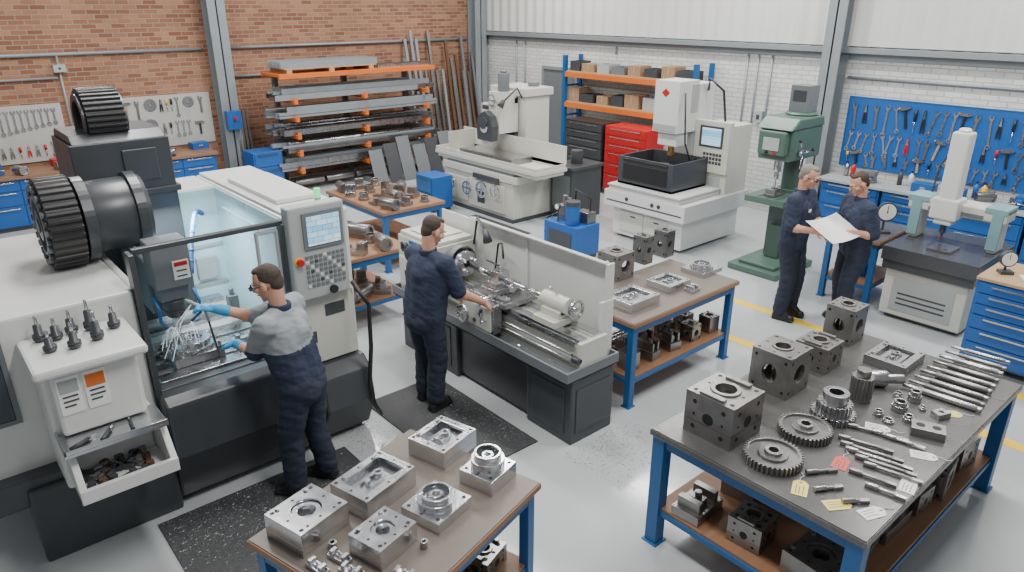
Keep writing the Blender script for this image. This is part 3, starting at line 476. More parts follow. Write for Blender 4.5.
Q('coolant_tank',G().b(8.25,8.05,0,8.95,8.55,.85).b(8.22,8.02,.85,8.98,8.58,.9).cz(8.6,8.3,.9,1.12,.1).m(1).b(8.24,8.1,.2,8.25,8.5,.75),'dark mgrey',.01)
Q('machine_lamp',G().tube([(8.25,9.3,1.9),(8.1,9.25,2.08),(7.85,9.3,1.88)],.015).c((7.85,9.3,1.9),(7.78,9.32,1.79),.03,.06),'dark',0)
Q('spindle_motor',G().c((8.1,9.6,2.0),(8.1,9.6,2.3),.1,n=20).cz(8.1,9.6,2.3,2.34,.06),'mgrey',.008);Q('lifting_eye',G().cz(8.7,9.5,2.05,2.12,.1),'mgrey')
# ================= EDM =================
ed=E('spark_erosion_machine',(8.8,6.6,0),0,'white spark erosion machine with dark tank and red emblem','machine tool')
Q=lambda n,g,ms,bev=.006,lab=None:mk(n,g,ms,ed,bev=bev,lab=lab,w=1)
Q('base',G().b(8.1,5.95,.05,9.5,7.25,.5).b(7.98,5.85,.5,9.6,7.35,.74).m(1).b(8.2,6.05,0,9.45,7.15,.06).b(7.975,5.9,.58,7.98,7.3,.6),'white dark',.01)
Q('tank_tray',G().b(8.02,5.98,.74,9.0,7.3,.84).m(1).b(8.0,5.96,.8,9.0,7.32,.83),'white lgrey',.01)
Q('work_tank',G().fr(8.12,6.2,8.95,7.22,.03,.84,1.26).b(8.12,6.2,.84,8.95,7.22,.88).m(1).b(8.11,6.3,.92,8.12,7.12,1.16).b(8.1,6.3,1.2,8.12,7.12,1.23),'dark black',.006,'dark grey dielectric work tank')
Q('tank_fixture',G().b(8.3,6.4,.88,8.75,6.95,1.1).cz(8.5,6.68,1.1,1.16,.1),'steel2',.004)
Q('column',G().b(8.97,6.5,.74,9.4,7.0,2.3),'white',.01)
Q('head',G().b(8.5,6.48,1.62,8.97,6.92,2.36).b(8.58,6.53,1.42,8.85,6.87,1.62).m(1).b(8.49,6.5,1.64,8.5,6.9,1.74).b(8.8,6.47,1.9,8.97,6.48,2.3),'white lgrey',.012)
Q('emblem',G().ext([(6.72,2.13),(6.79,2.19),(6.72,2.25),(6.65,2.19)],'x',8.492,8.5),'red',0,'small red diamond emblem')
Q('electrode',G().cz(8.7,6.7,1.34,1.42,.05).cb(8.7,6.7,1.26,.08,.08,.08),'brass',.003)
Q('control_cabinet',G().b(9.0,5.9,.74,9.55,6.46,1.74).b(8.95,5.88,1.05,9.05,6.48,1.8).m(1).b(8.99,6.0,.8,9.0,6.4,.98),'offw lgrey',.01)
Q('screen',G().b(8.942,6.02,1.45,8.95,6.34,1.7),'screen',0,'blue lit display');Q('screen_bezel',G().fr(5.98,1.42,6.38,1.73,.03,8.938,8.951,'x'),'dark',.002)
g=G()
for i in range(6):
    for j in range(3):g.b(8.943,5.98+i*.055,1.18+j*.06,8.951,6.02+i*.055,1.22+j*.06)
Q('keypad',g,'dark',0);Q('emergency_stop_button',G().c((8.92,6.4,1.2),(8.95,6.4,1.2),.025),'red',.002)
for y0,y1 in((6.2,6.6),(6.65,7.1)): Q('access_door',G().b(8.085,y0,.12,8.1,y1,.44).m(1).b(8.08,y0+.15,.36,8.085,y0+.25,.38),'offw dark',.004)
for y in(6.3,6.42,6.9): Q('control_button',G().c((7.97,y,.66),(7.98,y,.66),.03),'dark',.001)
Q('hoses',G().tube([(9.2,6.48,2.2),(9.1,6.4,2.38),(9.25,6.25,2.2),(9.3,6.2,1.75)],.018).tube([(8.6,6.45,2.2),(8.5,6.35,1.9),(8.55,6.35,1.5),(8.6,6.25,1.2)],.012),'black',0)
ed.location=(8.95,6.48,0)
# ================= DRILL =================
dr=E('pillar_drill',(8.8,4.7,0),0,'grey-green pillar drilling machine with grey control box on top','drill press')
Q=lambda n,g,ms,bev=.008,lab=None:mk(n,g,ms,dr,bev=bev,lab=lab,w=1)
Q('base',G().b(8.3,4.33,0,9.25,5.07,.09).b(8.4,4.43,.09,8.9,4.97,.14),'green',.015)
Q('column',G().cz(9.02,4.7,.09,2.0,.12,n=24).b(8.86,4.52,.09,9.2,4.88,.9).cz(9.02,4.7,.9,.98,.17).b(8.75,4.6,.14,8.86,4.8,.6),'dgreen',.015)
Q('work_table',G().b(8.38,4.42,.96,8.92,4.98,1.04).b(8.75,4.56,.86,9.1,4.84,1.0).ring(9.02,4.7,.17,.12,.86,1.08).m(1).b(8.41,4.66,1.04,8.9,4.69,1.045).b(8.41,4.8,1.04,8.9,4.82,1.045).b(8.41,4.54,1.04,8.9,4.56,1.045),'green dark',.006)
Q('head',G().b(8.5,4.48,1.52,9.25,4.94,1.92).b(8.4,4.52,1.6,8.5,4.9,1.9).ext([(8.42,1.92),(9.25,1.92),(9.2,2.05),(8.6,2.05)],'y',4.46,4.96).cz(9.05,4.7,2.05,2.09,.2),'green',.02)
Q('spindle',G().cz(8.62,4.7,1.36,1.52,.05).cz(8.62,4.7,1.26,1.36,.03).cz(8.62,4.7,1.14,1.26,.008),'steel',.003)
Q('feed_handle',G().c((8.7,4.42,1.62),(8.7,4.48,1.62),.04).c((8.7,4.43,1.62),(8.55,4.4,1.8),.008).c((8.7,4.43,1.62),(8.9,4.4,1.65),.008).c((8.7,4.43,1.62),(8.62,4.4,1.42),.008).m(1).el((8.55,4.4,1.8),(.022,)*3).el((8.9,4.4,1.65),(.022,)*3).el((8.62,4.4,1.42),(.022,)*3),'steel black',0)
Q('control_box',G().b(8.95,4.58,2.09,9.2,4.84,2.42).m(1).b(8.945,4.62,2.22,8.95,4.8,2.36),'mgrey dark',.01,'grey control box')
Q('front_plate',G().b(8.39,4.6,1.66,8.4,4.82,1.82).m(1).c((8.38,4.66,1.63),(8.4,4.66,1.63),.02).m(2).c((8.38,4.76,1.63),(8.4,4.76,1.63),.02),'lgrey red black',.002)
Q('motor',G().cz(9.37,4.7,1.65,2.0,.11,n=20),'mgrey',.01)
mk('machine_vise',G().cb(0,0,0,.26,.16,.03).cb(-.08,0,.03,.06,.14,.06).cb(.06,0,.03,.05,.14,.06).c((.06,0,.05),(.2,0,.05),.012),'dst',loc=(8.62,4.7,1.0455),lab='steel drill vise on the drill table',cat='vise')
# ================= CMM =================
cm=E('measuring_machine',(8.8,2.5,0),0,'bridge measuring machine with granite table and white column','measuring machine')
Q=lambda n,g,ms,bev=.008,lab=None:mk(n,g,ms,cm,bev=bev,lab=lab,w=1)
Q('base_cabinet',G().b(8.25,2.14,.05,9.2,3.0,.6).m(1).b(8.3,2.18,0,9.15,2.95,.05),'offw dark',.015)
Q('vent_panel',G().b(8.243,2.25,.12,8.25,2.9,.5).m(1).b(8.24,2.32,.2,8.243,2.83,.22).b(8.24,2.32,.26,8.243,2.83,.28).b(8.24,2.32,.32,8.243,2.83,.34),'lgrey dark',.002)
Q('side_box',G().b(8.2,2.1,.6,9.25,3.04,.7),'dark',.006)
Q('granite_table',G().b(8.18,2.08,.7,9.28,3.06,.86),'granite',.006,'dark granite surface table')
Q('bridge',G().b(8.74,2.93,.86,9.0,3.03,1.26).b(8.74,2.12,.86,9.0,2.21,1.26).b(8.72,2.08,1.2,9.02,3.08,1.34),'offw',.02,'off-white bridge')
for y0,y1,y2,y3 in((2.93,3.04,2.86,3.09),(2.11,2.22,2.08,2.3)): Q('bridge_cover',G().b(8.71,y0,.9,8.74,y1,1.31).b(8.71,y2,1.3,9.03,y3,1.36),'teal',.006,'teal-grey end cover')
Q('bridge_scale',G().b(8.712,2.3,1.22,8.72,2.86,1.26),'mgrey',.001)
Q('quill_column',G().b(8.6,2.56,1.1,8.78,2.75,2.12).b(8.58,2.52,1.16,8.84,2.8,1.4).cz(8.69,2.655,2.12,2.16,.06,n=20),'white',.025,'tall white quill column')
Q('probe',G().cz(8.68,2.65,1.0,1.1,.03).cz(8.68,2.65,.95,1.0,.012).m(1).el((8.68,2.65,.945),(.01,)*3).c((8.68,2.65,.96),(8.6,2.65,.95),.005),'dark red',.001)
Q('air_hose',G().tube([(9.0,2.95,1.34),(9.08,2.95,1.65),(8.95,2.8,1.9),(8.8,2.7,1.8)],.01),'dark',0)
mk('test_plate',G().cb(0,0,0,.3,.24,.03).m(1).cz(.08,.06,.029,.031,.02).cz(-.08,-.05,.029,.031,.02),'dst hole',loc=(8.5,2.55,.861),lab='flat steel plate on the granite table',cat='machined plate')
e=E('dial_gauge',(8.68,3.28,.8505),rad(-50),'round white dial gauge on black stand','dial gauge')
mk('stand',G().cb(0,0,0,.14,.12,.03).cz(0,.03,.03,.28,.012).c((0,.03,.26),(0,-.01,.26),.01),'dark',e)
mk('dial_face',G().c((0,-.03,.26),(0,-.005,.26),.115,n=32).m(1).c((0,-.034,.26),(0,-.03,.26),.097,n=32).m(2).b(-.004,-.037,.255,.004,-.034,.34).c((0,-.037,.26),(0,-.034,.26),.01),'dark paper black',e,bev=.002)
mk('storage_box',G().cb(0,0,0,.22,.18,.12).cb(0,0,.12,.23,.19,.02),'dark',loc=(8.5,3.6,.8505),rz=.2,lab='dark metal instrument box on small bench',cat='box')
mk('storage_box',G().cb(0,0,0,.35,.25,.15).cb(0,0,.15,.36,.26,.02),'pblue',loc=(8.75,3.5,Z2),rz=.1,lab='blue metal box on lower shelf',cat='box')
# ================= cabinets =================
def cabinet(name,lab,x,y,rz,w,d,h,rows,mbody,mdraw,z0=0,handle='steel',wheels=False,cols=1,top=None,cat='tool cabinet',grp=None):
    e=E(name,(x,y,z0),rz,lab,cat,grp);b0=.1 if wheels else .06
    mk('body',G().b(-w/2,-d/2,b0,w/2,d/2,h).m(1).b(-w/2+.03,-d/2+.03,0 if not wheels else b0-.02,w/2-.03,d/2-.03,b0),mbody+' dark',e,bev=.005)
    if wheels:
        for sx in(-1,1):
            for sy in(-1,1): mk('caster',G().c((-.015,0,.04),(.015,0,.04),.04).b(-.02,-.02,.04,.02,.02,.08),'black',e,loc=(sx*(w/2-.07),sy*(d/2-.07),0),bev=.002)
    hh=(h-b0-.03)/sum(rows)
    cw=(w-.04)/cols
    for c in range(cols):
        z=h-.015
        for r in rows:
            z-=r*hh;x0=-w/2+.02+c*cw
            dw=mk('drawer',G().b(x0+.008,-d/2-.016,z+.008,x0+cw-.008,-d/2+.002,z+r*hh-.008),mdraw,e,bev=.002)
            zz=z+r*hh-.03 if r*hh<.3 else z+r*hh*.85
            mk('handle',G().b(x0+cw*.12,-d/2-.034,zz-.009,x0+cw*.88,-d/2-.024,zz+.009).b(x0+cw*.14,-d/2-.026,zz-.004,x0+cw*.16,-d/2-.014,zz+.004).b(x0+cw*.84,-d/2-.026,zz-.004,x0+cw*.86,-d/2-.014,zz+.004),handle,dw,bev=.001)
    if top: mk('top_board',G().b(-w/2-.01,-d/2-.02,h,w/2+.01,d/2,h+.03),top,e)
    return e
cabinet('tool_chest','red wheeled tool chest with many drawers',10.3,8.5,-pi/2,.98,.5,1.3,[1,1,1,1.4,1.4,2],'red','red',wheels=True,handle='steel')
cabinet('tool_chest','black wheeled tool chest with many drawers',10.3,9.54,-pi/2,.98,.5,1.3,[1,1,1,1.4,1.4,2],'black','dark',wheels=True,handle='steel2')
cabinet('tool_chest','blue drawer tool chest with wooden top beside the measuring machine',7.94,1.42,-pi/2,1.0,.7,.93,[1,1,1,1.3,1.3,1.6],'pblue','pblue',top='woodl',wheels=True,handle='steel')
for i in range(4): cabinet('drawer_cabinet','blue drawer cabinet under the wall bench',11.0,4.65-.92*i,-pi/2,.88,.54,.86,[1,1,1.4,1.4,1.8] if i%2 else [1,2,2,2],'blue','pblue',grp='blue cabinets on the white wall',handle='steel')
mk('worktop',G().b(10.68,.9,.861,11.26,5.15,.9),'lgrey',lab='long grey worktop over the blue cabinets',cat='worktop')
for i in range(4): cabinet('drawer_cabinet','blue drawer cabinet under the tool board bench',.1+1.24*i,13.75,0,1.2,.6,.82,[1,1.4,2] if i%2 else [1,3],'blue','pblue',grp='blue cabinets on the brick wall',cols=2 if i%2 else 1,handle='steel')
mk('worktop',G().b(-.55,13.4,.821,4.45,14.12,.87),'wood',lab='long wooden worktop over the blue cabinets',cat='worktop')
cabinet('storage_bin','blue metal bin cabinet beside the bar rack',5.15,13.1,0,.55,.5,.85,[1,2],'pblue','pblue',cat='bin',handle='dark')
cabinet('storage_bin','blue steel cabinet next to the surface grinder',7.0,10.2,-pi/2,.5,.42,.62,[1,1],'pblue','blue',cat='cabinet',handle='dark')
mk('paper_sheet',G().b(-.15,-.11,0,.15,.11,.003).m(1).b(-.12,-.08,.003,.1,-.077,.0035).b(-.12,-.04,.003,.12,-.037,.0035).b(-.12,0,.003,.08,.003,.0035),'paper dark',loc=(7.83,1.5,.9605),rz=.5,bev=0,lab='white sheet of paper on wooden chest top',cat='paper')
e=E('dial_gauge',(7.86,1.78,.9605),rad(-50),'round dial gauge standing on the wooden chest top','dial gauge');mk('stand',G().cb(0,0,0,.12,.1,.03).cz(0,.02,.03,.12,.012),'dark',e);mk('dial_face',G().c((0,-.02,.15),(0,.02,.15),.08,n=28).m(1).c((0,-.024,.15),(0,-.02,.15),.067,n=28).m(2).b(-.003,-.027,.147,.003,-.024,.2),'dark paper black',e,bev=.002)
def canister(x,y,z,m,h,r,lab):
    o=mk('spray_can',G().rev([(r,0),(r,h*.8),(r*.6,h*.88),(r*.35,h*.9),(r*.35,h)]),m,loc=(x,y,z),bev=0,lab=lab,cat='can');mk('cap',G().cz(0,0,h,h+.03,r*.4),'black',o,bev=.001)
for i,(x,y,m) in enumerate(((11.1,4.9,'steel2'),(11.1,4.8,'red'),(11.1,3.1,'pblue'),(11.1,3.0,'yellow'),(11.1,1.9,'white'),(11.1,4.1,'dark'),(11.1,3.95,'white'))): canister(x,y,.9005,m,.2,.035,'small workshop can on the worktop')
for i in range(5): canister(-.1+.12*i+ (1.9 if i>2 else 0),13.95,.8705,['red','pblue','white','yellow','dark'][i],.18,.035,'small workshop can on the worktop')
def vise(x,y,z,rz,m='pblue'):
    o=E('bench_vise',(x,y,z),rz,'bench vise with steel jaws bolted to worktop','vise')
    mk('body',G().cz(0,0,0,.04,.09).cb(0,0,.04,.12,.12,.06).cb(0,.04,.1,.14,.05,.07),m,o,bev=.006);mk('moving_jaw',G().cb(0,-.06,.1,.14,.05,.07).cb(0,-.1,.08,.07,.12,.05),m,o,bev=.005)
    mk('handle',G().c((0,-.24,.1),(0,-.14,.1),.014).c((-.1,-.23,.1),(.1,-.23,.1),.008),'steel',o,bev=0)
vise(10.95,4.45,.9005,-pi/2,'mgrey');vise(10.95,2.5,.9005,-pi/2);vise(2.75,13.72,.8705,0,'mgrey');vise(1.12,13.75,.8705,0)
for i in range(7):
    mk('tool_case',G().cb(0,0,0,.3,.2,.1).cb(0,0,.1,.3,.2,.02).m(1).cb(0,-.105,.05,.08,.012,.03),R.choice(['dark','red','pblue','mgrey'])+' steel',loc=(10.95,3.7,.9005) if i==0 else ((10.95,3.32,.9005) if i==1 else ((10.98,1.9,.9005) if i==2 else (1.3+.75*(i-2),13.95,.8705))),rz=-pi/2+.1 if i<3 else .1,lab='small metal tool case on the worktop',cat='tool case',grp='tool cases on worktops')
for i in range(9): casting(10.98 if i<3 else .3+.55*(i-2),(2.95-.35*i) if i<3 else 13.55,.901 if i<3 else .871,i)
# ---------------- pegboards ----------------
mk('pegboard',G().b(XW-.03,2.2,1.04,XW-.004,5.1,2.06).m(1).fr(2.18,1.02,5.12,2.08,.02,XW-.035,XW-.004,'x'),'pblue blue',lab='blue perforated tool board on white brick wall',cat='tool board')
mk('pegboard',G().b(.7,14.17,.93,2.25,14.196,1.85),'pale',lab='pale grey tool board on brick wall',cat='tool board')
mk('pegboard',G().b(2.45,14.17,.93,4.7,14.196,1.85),'pale',lab='pale grey tool board with hanging tools on brick wall',cat='tool board')
def toolmesh(k,l):
    g=G()
    if k=='spanner':
        g.b(-.013,-.012,-l,.013,-.002,0).ring(0,-l,.034,.018,-.014,0,14,'y')
        g.ext([(-.014,-.02),(-.034,.005),(-.034,.035),(-.016,.045),(-.014,.012),(.014,.012),(.016,.045),(.034,.035),(.034,.005),(.014,-.02)],'y',-.014,-.001);return g,R.choice(['steel','steel','steel2']),'steel spanner','spanner'
    if k=='hammer': g.b(-.015,-.024,-l,.015,-.002,0).m(1).b(-.06,-.035,-.022,.04,0,.022).c((-.075,-.018,0),(-.06,-.018,0),.028,n=10).ext([(.04,-.02),(.085,-.004),(.085,.006),(.04,.022)],'y',-.03,-.004);return g,R.choice(['woodl','black'])+' dst','hammer with handle','hammer'
    if k=='screwdriver': g.c((0,-.016,-l),(0,-.016,-l*.45),.007,n=8).m(1).c((0,-.018,-l*.45),(0,-.018,0),.02,n=10);return g,'steel '+R.choice(['red','black','yellow','black']),'screwdriver with coloured handle','screwdriver'
    if k=='pliers':
        g.ext([(-.028,-l),(-.014,-l),(-.006,-l*.75),(0,-l*.42),(.006,-l*.75),(.014,-l),(.028,-l),(.03,-l*.7),(.02,-l*.38),(.014,-.01),(.004,0),(-.004,0),(-.014,-.01),(-.02,-l*.38),(-.03,-l*.7)],'y',-.016,-.002);g.m(1).c((0,-.018,-l*.34),(0,-.001,-l*.34),.018,n=10).ext([(-.014,-l*.3),(0,.02),(.014,-l*.3)],'y',-.017,-.003);return g,R.choice(['red','dst','black','black'])+' steel','pliers with two grips','pliers'
    if k=='disc': g.ring(0,-l/2,l/2,.018,-.008,-.001,28,'y').ring(0,-l/2,.03,.018,-.016,-.001,14,'y');return g,'steel2','round steel cutting disc','cutting disc'
    if k=='adjust': g.b(-.018,-.014,-l,.018,-.002,-.03).ext([(-.035,-.05),(-.04,.03),(-.014,.045),(-.014,-.005),(.012,-.005),(.014,.03),(.035,.02),(.022,-.05)],'y',-.016,-.002);return g,'dst','dark adjustable wrench','wrench'
def hang(k,l,loc,rz,board,ry=0):
    g,m,lb,cat=toolmesh(k,l);n={'spanner':'spanner','hammer':'hammer','screwdriver':'screwdriver','pliers':'pliers','disc':'cutting_disc','adjust':'adjustable_wrench'}[k]
    mk(n,g,m,loc=loc,rot=(0,ry,rz),bev=0,lab=lb+' hanging on the '+board,cat=cat,grp=cat+' set on the '+board)
ks=['adjust','pliers','adjust','spanner','spanner','hammer','screwdriver','pliers','spanner','spanner','spanner','hammer','adjust','spanner','pliers','screwdriver','spanner','hammer','spanner','spanner','pliers','adjust','screwdriver','spanner']
for row,(zt,ll) in enumerate(((1.97,.36),(1.55,.26),(1.25,.17))):
    y=5.0
    i=0
    while y>2.3:
        k=ks[(i*5+row*3)%len(ks)] if row!=0 else ks[i%len(ks)]
        a=rad(R.uniform(-14,14)) if k in('spanner','hammer','adjust') else 0
        hang(k,ll*R.uniform(.75,1.05),(XW-.031,y,zt-(.03 if k in('spanner','adjust') else 0)),-pi/2,'blue tool board',a);y-=.12 if k in('spanner','screwdriver') else .16;i+=1
x=.8;i=0
while x<2.2: hang('spanner',.42-.016*i,(x,14.169,1.74),0,'pale tool board');x+=.095;i+=1
x=.82
while x<2.2: hang(R.choice(['screwdriver','pliers','spanner']),.18,(x,14.169,1.2),0,'pale tool board');x+=.12
for k,l,x,z in(('disc',.26,2.65,1.78),('disc',.22,2.65,1.4),('spanner',.32,2.88,1.76),('spanner',.28,2.98,1.76),('spanner',.3,3.08,1.75),('hammer',.28,3.24,1.75),('adjust',.3,3.42,1.74),('disc',.22,3.64,1.8),('pliers',.22,3.82,1.78),('screwdriver',.22,3.92,1.78),('screwdriver',.22,4.0,1.78),('spanner',.28,4.1,1.76),('disc',.2,4.3,1.8),('adjust',.26,4.52,1.75),('spanner',.3,2.9,1.34),('spanner',.24,3.0,1.34),('spanner',.24,3.1,1.34),('spanner',.24,3.2,1.34),('pliers',.2,3.34,1.36),('disc',.24,3.6,1.45),('pliers',.2,3.82,1.36),('screwdriver',.2,3.93,1.36),('spanner',.22,4.05,1.34),('spanner',.22,4.15,1.34),('spanner',.2,4.25,1.34),('hammer',.22,4.45,1.32)):
    hang(k,l,(x,14.169,z),0,'pale tool board')
# ================= BAR RACK =================
rk=E('bar_rack',(7.2,13.2,0),0,'steel cantilever storage rack with orange arms for long bars','rack')
LV=[.45,.78,1.1,1.42,1.74]
for x in(5.75,7.2,8.65):
    mk('upright',G().b(x-.04,13.5,0,x+.04,13.62,2.3).b(x-.05,12.75,0,x+.05,13.6,.08),'mgrey',rk,w=1)
    for z in LV: mk('arm',G().b(x-.035,12.72,z-.07,x+.035,13.5,z).b(x-.035,12.7,z-.07,x+.035,12.72,z+.05),'orange',rk,w=1,bev=.002)
mk('top_beam',G().b(5.5,12.76,2.12,8.9,12.82,2.2).b(5.5,13.5,2.12,8.9,13.56,2.2).b(5.5,12.82,2.15,8.9,13.5,2.2),'orange',rk,w=1,lab='orange top shelf beam')
for z in LV:
    for lay in(0,1):
        y=12.8;zz=z+.1*lay
        while y<13.36:
            s=R.choice([.05,.07,.09]);x0=R.uniform(5.3,5.65);x1=R.uniform(8.4,9.0);t=R.choice([0,1,1,2]) if lay else R.choice([1,1,2])
            hh=.1 if (t==1 and not lay) else s*.8
            if lay and R.random()<.35: y+=s+.012;continue
            g=G()
            if t==0:g.c((x0,y+s/2,zz+s/2),(x1,y+s/2,zz+s/2),s/2,n=10)
            elif t==1:
                g.b(x0,y,zz,x1,y+s,zz+hh)
                if not lay: g.m(1).b(x0-.001,y-.002,zz+.045,x1+.001,y+s,zz+.055)
            else:
                s2=.1;g.ext([(y,zz),(y+s,zz),(y+s,zz+.01),(y+.01,zz+.01),(y+.01,zz+s2),(y,zz+s2)],'x',x0,x1)
            mk('metal_bar',g,R.choice(['steel2','galv','dst','galv'])+' dark',bev=0,lab='long grey steel bar stored on the rack',cat='steel bar',grp='long bars on the rack');y+=s+.012
pl=E('pallet',(6.6,13.15,2.2005),0,'wooden pallet on top of the bar rack','pallet')
for i in range(6): mk('plank',G().b(-.95,-.3+i*.11,.07,.95,-.22+i*.11,.09),'woodl',pl,bev=.001)
for i in range(3): mk('stringer',G().b(-.9+.85*i,-.3,0,-.8+.85*i,.33,.07),'woodl',pl,bev=.001)
for i in range(6): mk('steel_channel',G().ext([(-.045,0),(.045,0),(.045,.12),(.037,.12),(.037,.008),(-.037,.008),(-.037,.12),(-.045,.12)],'x',-1.0,1.0),'galv',loc=(6.6,12.92+.095*i,2.291),bev=0,lab='galvanised steel channel bundled on the pallet',cat='steel channel',grp='channels on the pallet')
for i in range(4): mk('steel_angle',G().ext([(0,0),(.06,0),(.06,.008),(.008,.008),(.008,.06),(0,.06)],'x',-.6,.6),'steel2',loc=(8.25,12.95+.12*i,2.2005),bev=0,lab='steel angle section on rack top',cat='steel angle',grp='angles on the rack top')
def leanbar(x,y,l,w,t,m,rx,ry=0,name='steel_sheet',lab='dark steel sheet leaning against the bar rack',grp='sheets leaning on the rack'):
    mk(name,G().b(-w/2,0,0,w/2,t,l),m,loc=(x,y,.01),rot=(rx,ry,0),bev=.001,lab=lab,cat='steel sheet' if name=='steel_sheet' else 'steel bar',grp=grp)
for i in range(6): leanbar(7.25+.34*i,12.36-.03*(i%2),.7+.1*(i%3),.3,.012,['mgrey','dark','mgrey'][i%3],rad(-20))
for i in range(18): leanbar(9.05+.1*i,13.6-.05*(i%3),R.uniform(1.9,2.9),.06,.05,R.choice(['mgrey','dst','dst','galv','rust']),rad(-10),rad(R.uniform(-.8,.8)),'steel_bar','long steel bar standing against the brick wall','bars leaning on brick wall')
for i in range(4): leanbar(5.05+.07*i,13.75,R.uniform(1.0,1.5),.04,.04,R.choice(['rust','dst']),rad(-6),0,'steel_bar','short steel bar leaning by the column','bars leaning by the column')
for i in range(5): mk('steel_billet',G().c((-.3,0,.07),(.3,0,.07),.07,n=14),'dst',loc=(6.0+.66*(i%4),13.05+.16*(i//4),.081),bev=.003,lab='round dark steel billet at rack bottom',cat='steel billet',grp='billets under the rack')
# ================= PALLET RACK =================
pr=E('pallet_rack',(11.0,9.2,0),0,'shelving rack with blue uprights and orange beams','shelving')
for y in(7.6,10.8):
    mk('upright_frame',G().b(10.72,y-.04,0,10.8,y+.04,2.42).b(11.18,y-.04,0,11.24,y+.04,2.42).b(10.8,y-.015,.6,11.18,y+.015,.64).b(10.8,y-.015,1.8,11.18,y+.015,1.84).b(10.8,y-.015,1.2,11.18,y+.015,1.24),'blue',pr,w=1)
for z in(1.5,2.1): mk('shelf_beam',G().b(10.72,7.64,z-.1,10.78,10.76,z).b(11.2,7.64,z-.1,11.24,10.76,z),'orange',pr,w=1);mk('shelf_board',G().b(10.74,7.66,z,11.22,10.74,z+.02),'woodl',pr,w=1,bev=.001)
y=7.72
i=0
while y<10.5:
    for z in(1.521,2.121):
        w=R.uniform(.26,.36);h=R.uniform(.16,.34) if z<2 else R.uniform(.12,.24);m=['card','dark','mgrey','card','lgrey','dark','card'][i%7]
        if m=='card': mk('cardboard_box',G().b(10.82,y,z,11.15,y+w,z+h).m(1).b(10.818,y+w*.45,z+h*.3,11.15,y+w*.55,z+h+.001),'card woodl',bev=.003,lab='brown cardboard box on orange rack shelf',cat='box',grp='boxes on the orange rack')
        else: mk('parts_crate',G().b(10.82,y,z,11.15,y+w,z+.01).fr(10.82,y,11.15,y+w,.01,z+.01,z+h*.8).m(1).b(10.86,y+.03,z+.01,11.1,y+w-.03,z+h*.6),m+' dst',bev=.002,lab='grey metal parts crate on orange rack shelf',cat='crate',grp='crates on the orange rack')
        i+=1
    y+=.39
# ================= hydraulic unit =================
hu=E('hydraulic_power_unit',(7.1,6.95,0),0,'blue hydraulic pump unit with motor and gauges','pump unit')
Q=lambda n,g,ms,bev=.006,lab=None:mk(n,g,ms,hu,bev=bev,lab=lab,w=1)
Q('tank',G().b(6.88,6.65,.06,7.35,7.3,.5).m(1).b(6.9,6.67,0,7.33,7.28,.06).b(6.87,6.75,.15,6.88,7.2,.4),'pblue dark',.01);Q('motor',G().cz(7.0,6.85,.5,.78,.1).m(1).cz(7.0,6.85,.78,.84,.105),'pblue dark',.005)
Q('valve_block',G().b(7.05,7.0,.5,7.25,7.2,.72).cz(7.1,7.1,.72,.86,.035).cz(7.2,7.12,.72,.8,.03).b(7.15,6.7,.5,7.32,6.95,.66),'dst',.005);Q('gauge',G().c((6.93,7.1,.72),(6.97,7.1,.72),.045).m(1).c((6.927,7.1,.72),(6.93,7.1,.72),.038).m(0).cz(6.96,7.1,.5,.7,.01),'dark paper',.002)
Q('hoses',G().tube([(7.2,7.0,.6),(7.1,6.9,.98),(7.25,6.75,.85),(7.3,6.8,.5)],.015).tube([(7.1,7.2,.6),(7.0,7.35,.5),(6.95,7.36,.3),(7.0,7.3,.15)],.015),'black',0)
hu.location=(7.05,6.85,0)
# ================= PEOPLE =================
def rem(g,vox,it,mats,name,par,fn=None,fold=0):
    bmesh.ops.recalc_face_normals(g.bm,faces=g.bm.faces);me=bpy.data.meshes.new('t');g.bm.to_mesh(me);g.bm.free()
    o=bpy.data.objects.new('t',me);C.objects.link(o);r=o.modifiers.new('r','REMESH');r.mode='VOXEL';r.voxel_size=vox
    if it: q=o.modifiers.new('s','SMOOTH');q.iterations=it;q.factor=.5
    dg=bpy.context.evaluated_depsgraph_get();n=bpy.data.meshes.new_from_object(o.evaluated_get(dg));bpy.data.objects.remove(o);bpy.data.meshes.remove(me)
    n.name=name;n.materials.clear()
    for m in mats.split():n.materials.append(MT[m])
    if fold:
        nr=[v.normal.copy() for v in n.vertices]
        for v,q in zip(n.vertices,nr):
            p=Vector((v.co.x*7,v.co.y*7,v.co.z*15+v.co.x*6));a=noise.noise(p);b=1-abs(noise.noise(p*1.7+Vector((3,1,7))))*2
            v.co+=q*(fold*(a*.8+b*.5))
    n.polygons.foreach_set('use_smooth',[True]*len(n.polygons))
    n.polygons.foreach_set('material_index',[fn(p.center) if fn else 0 for p in n.polygons]);n.update()
    return addo(name,n,par,(0,0,0),(0,0,0))
def ik(a,b,l1,l2,pole):
    a,b=Vector(a),Vector(b);d=b-a;L=d.length
    if L>l1+l2-.004: b=a+d.normalized()*(l1+l2-.004);d=b-a;L=d.length
    u=d.normalized();x=(l1*l1-l2*l2+L*L)/(2*L);h=math.sqrt(max(l1*l1-x*x,0));p=Vector(pole);p=(p-u*p.dot(u)).normalized()
    return a+u*x+p*h,b
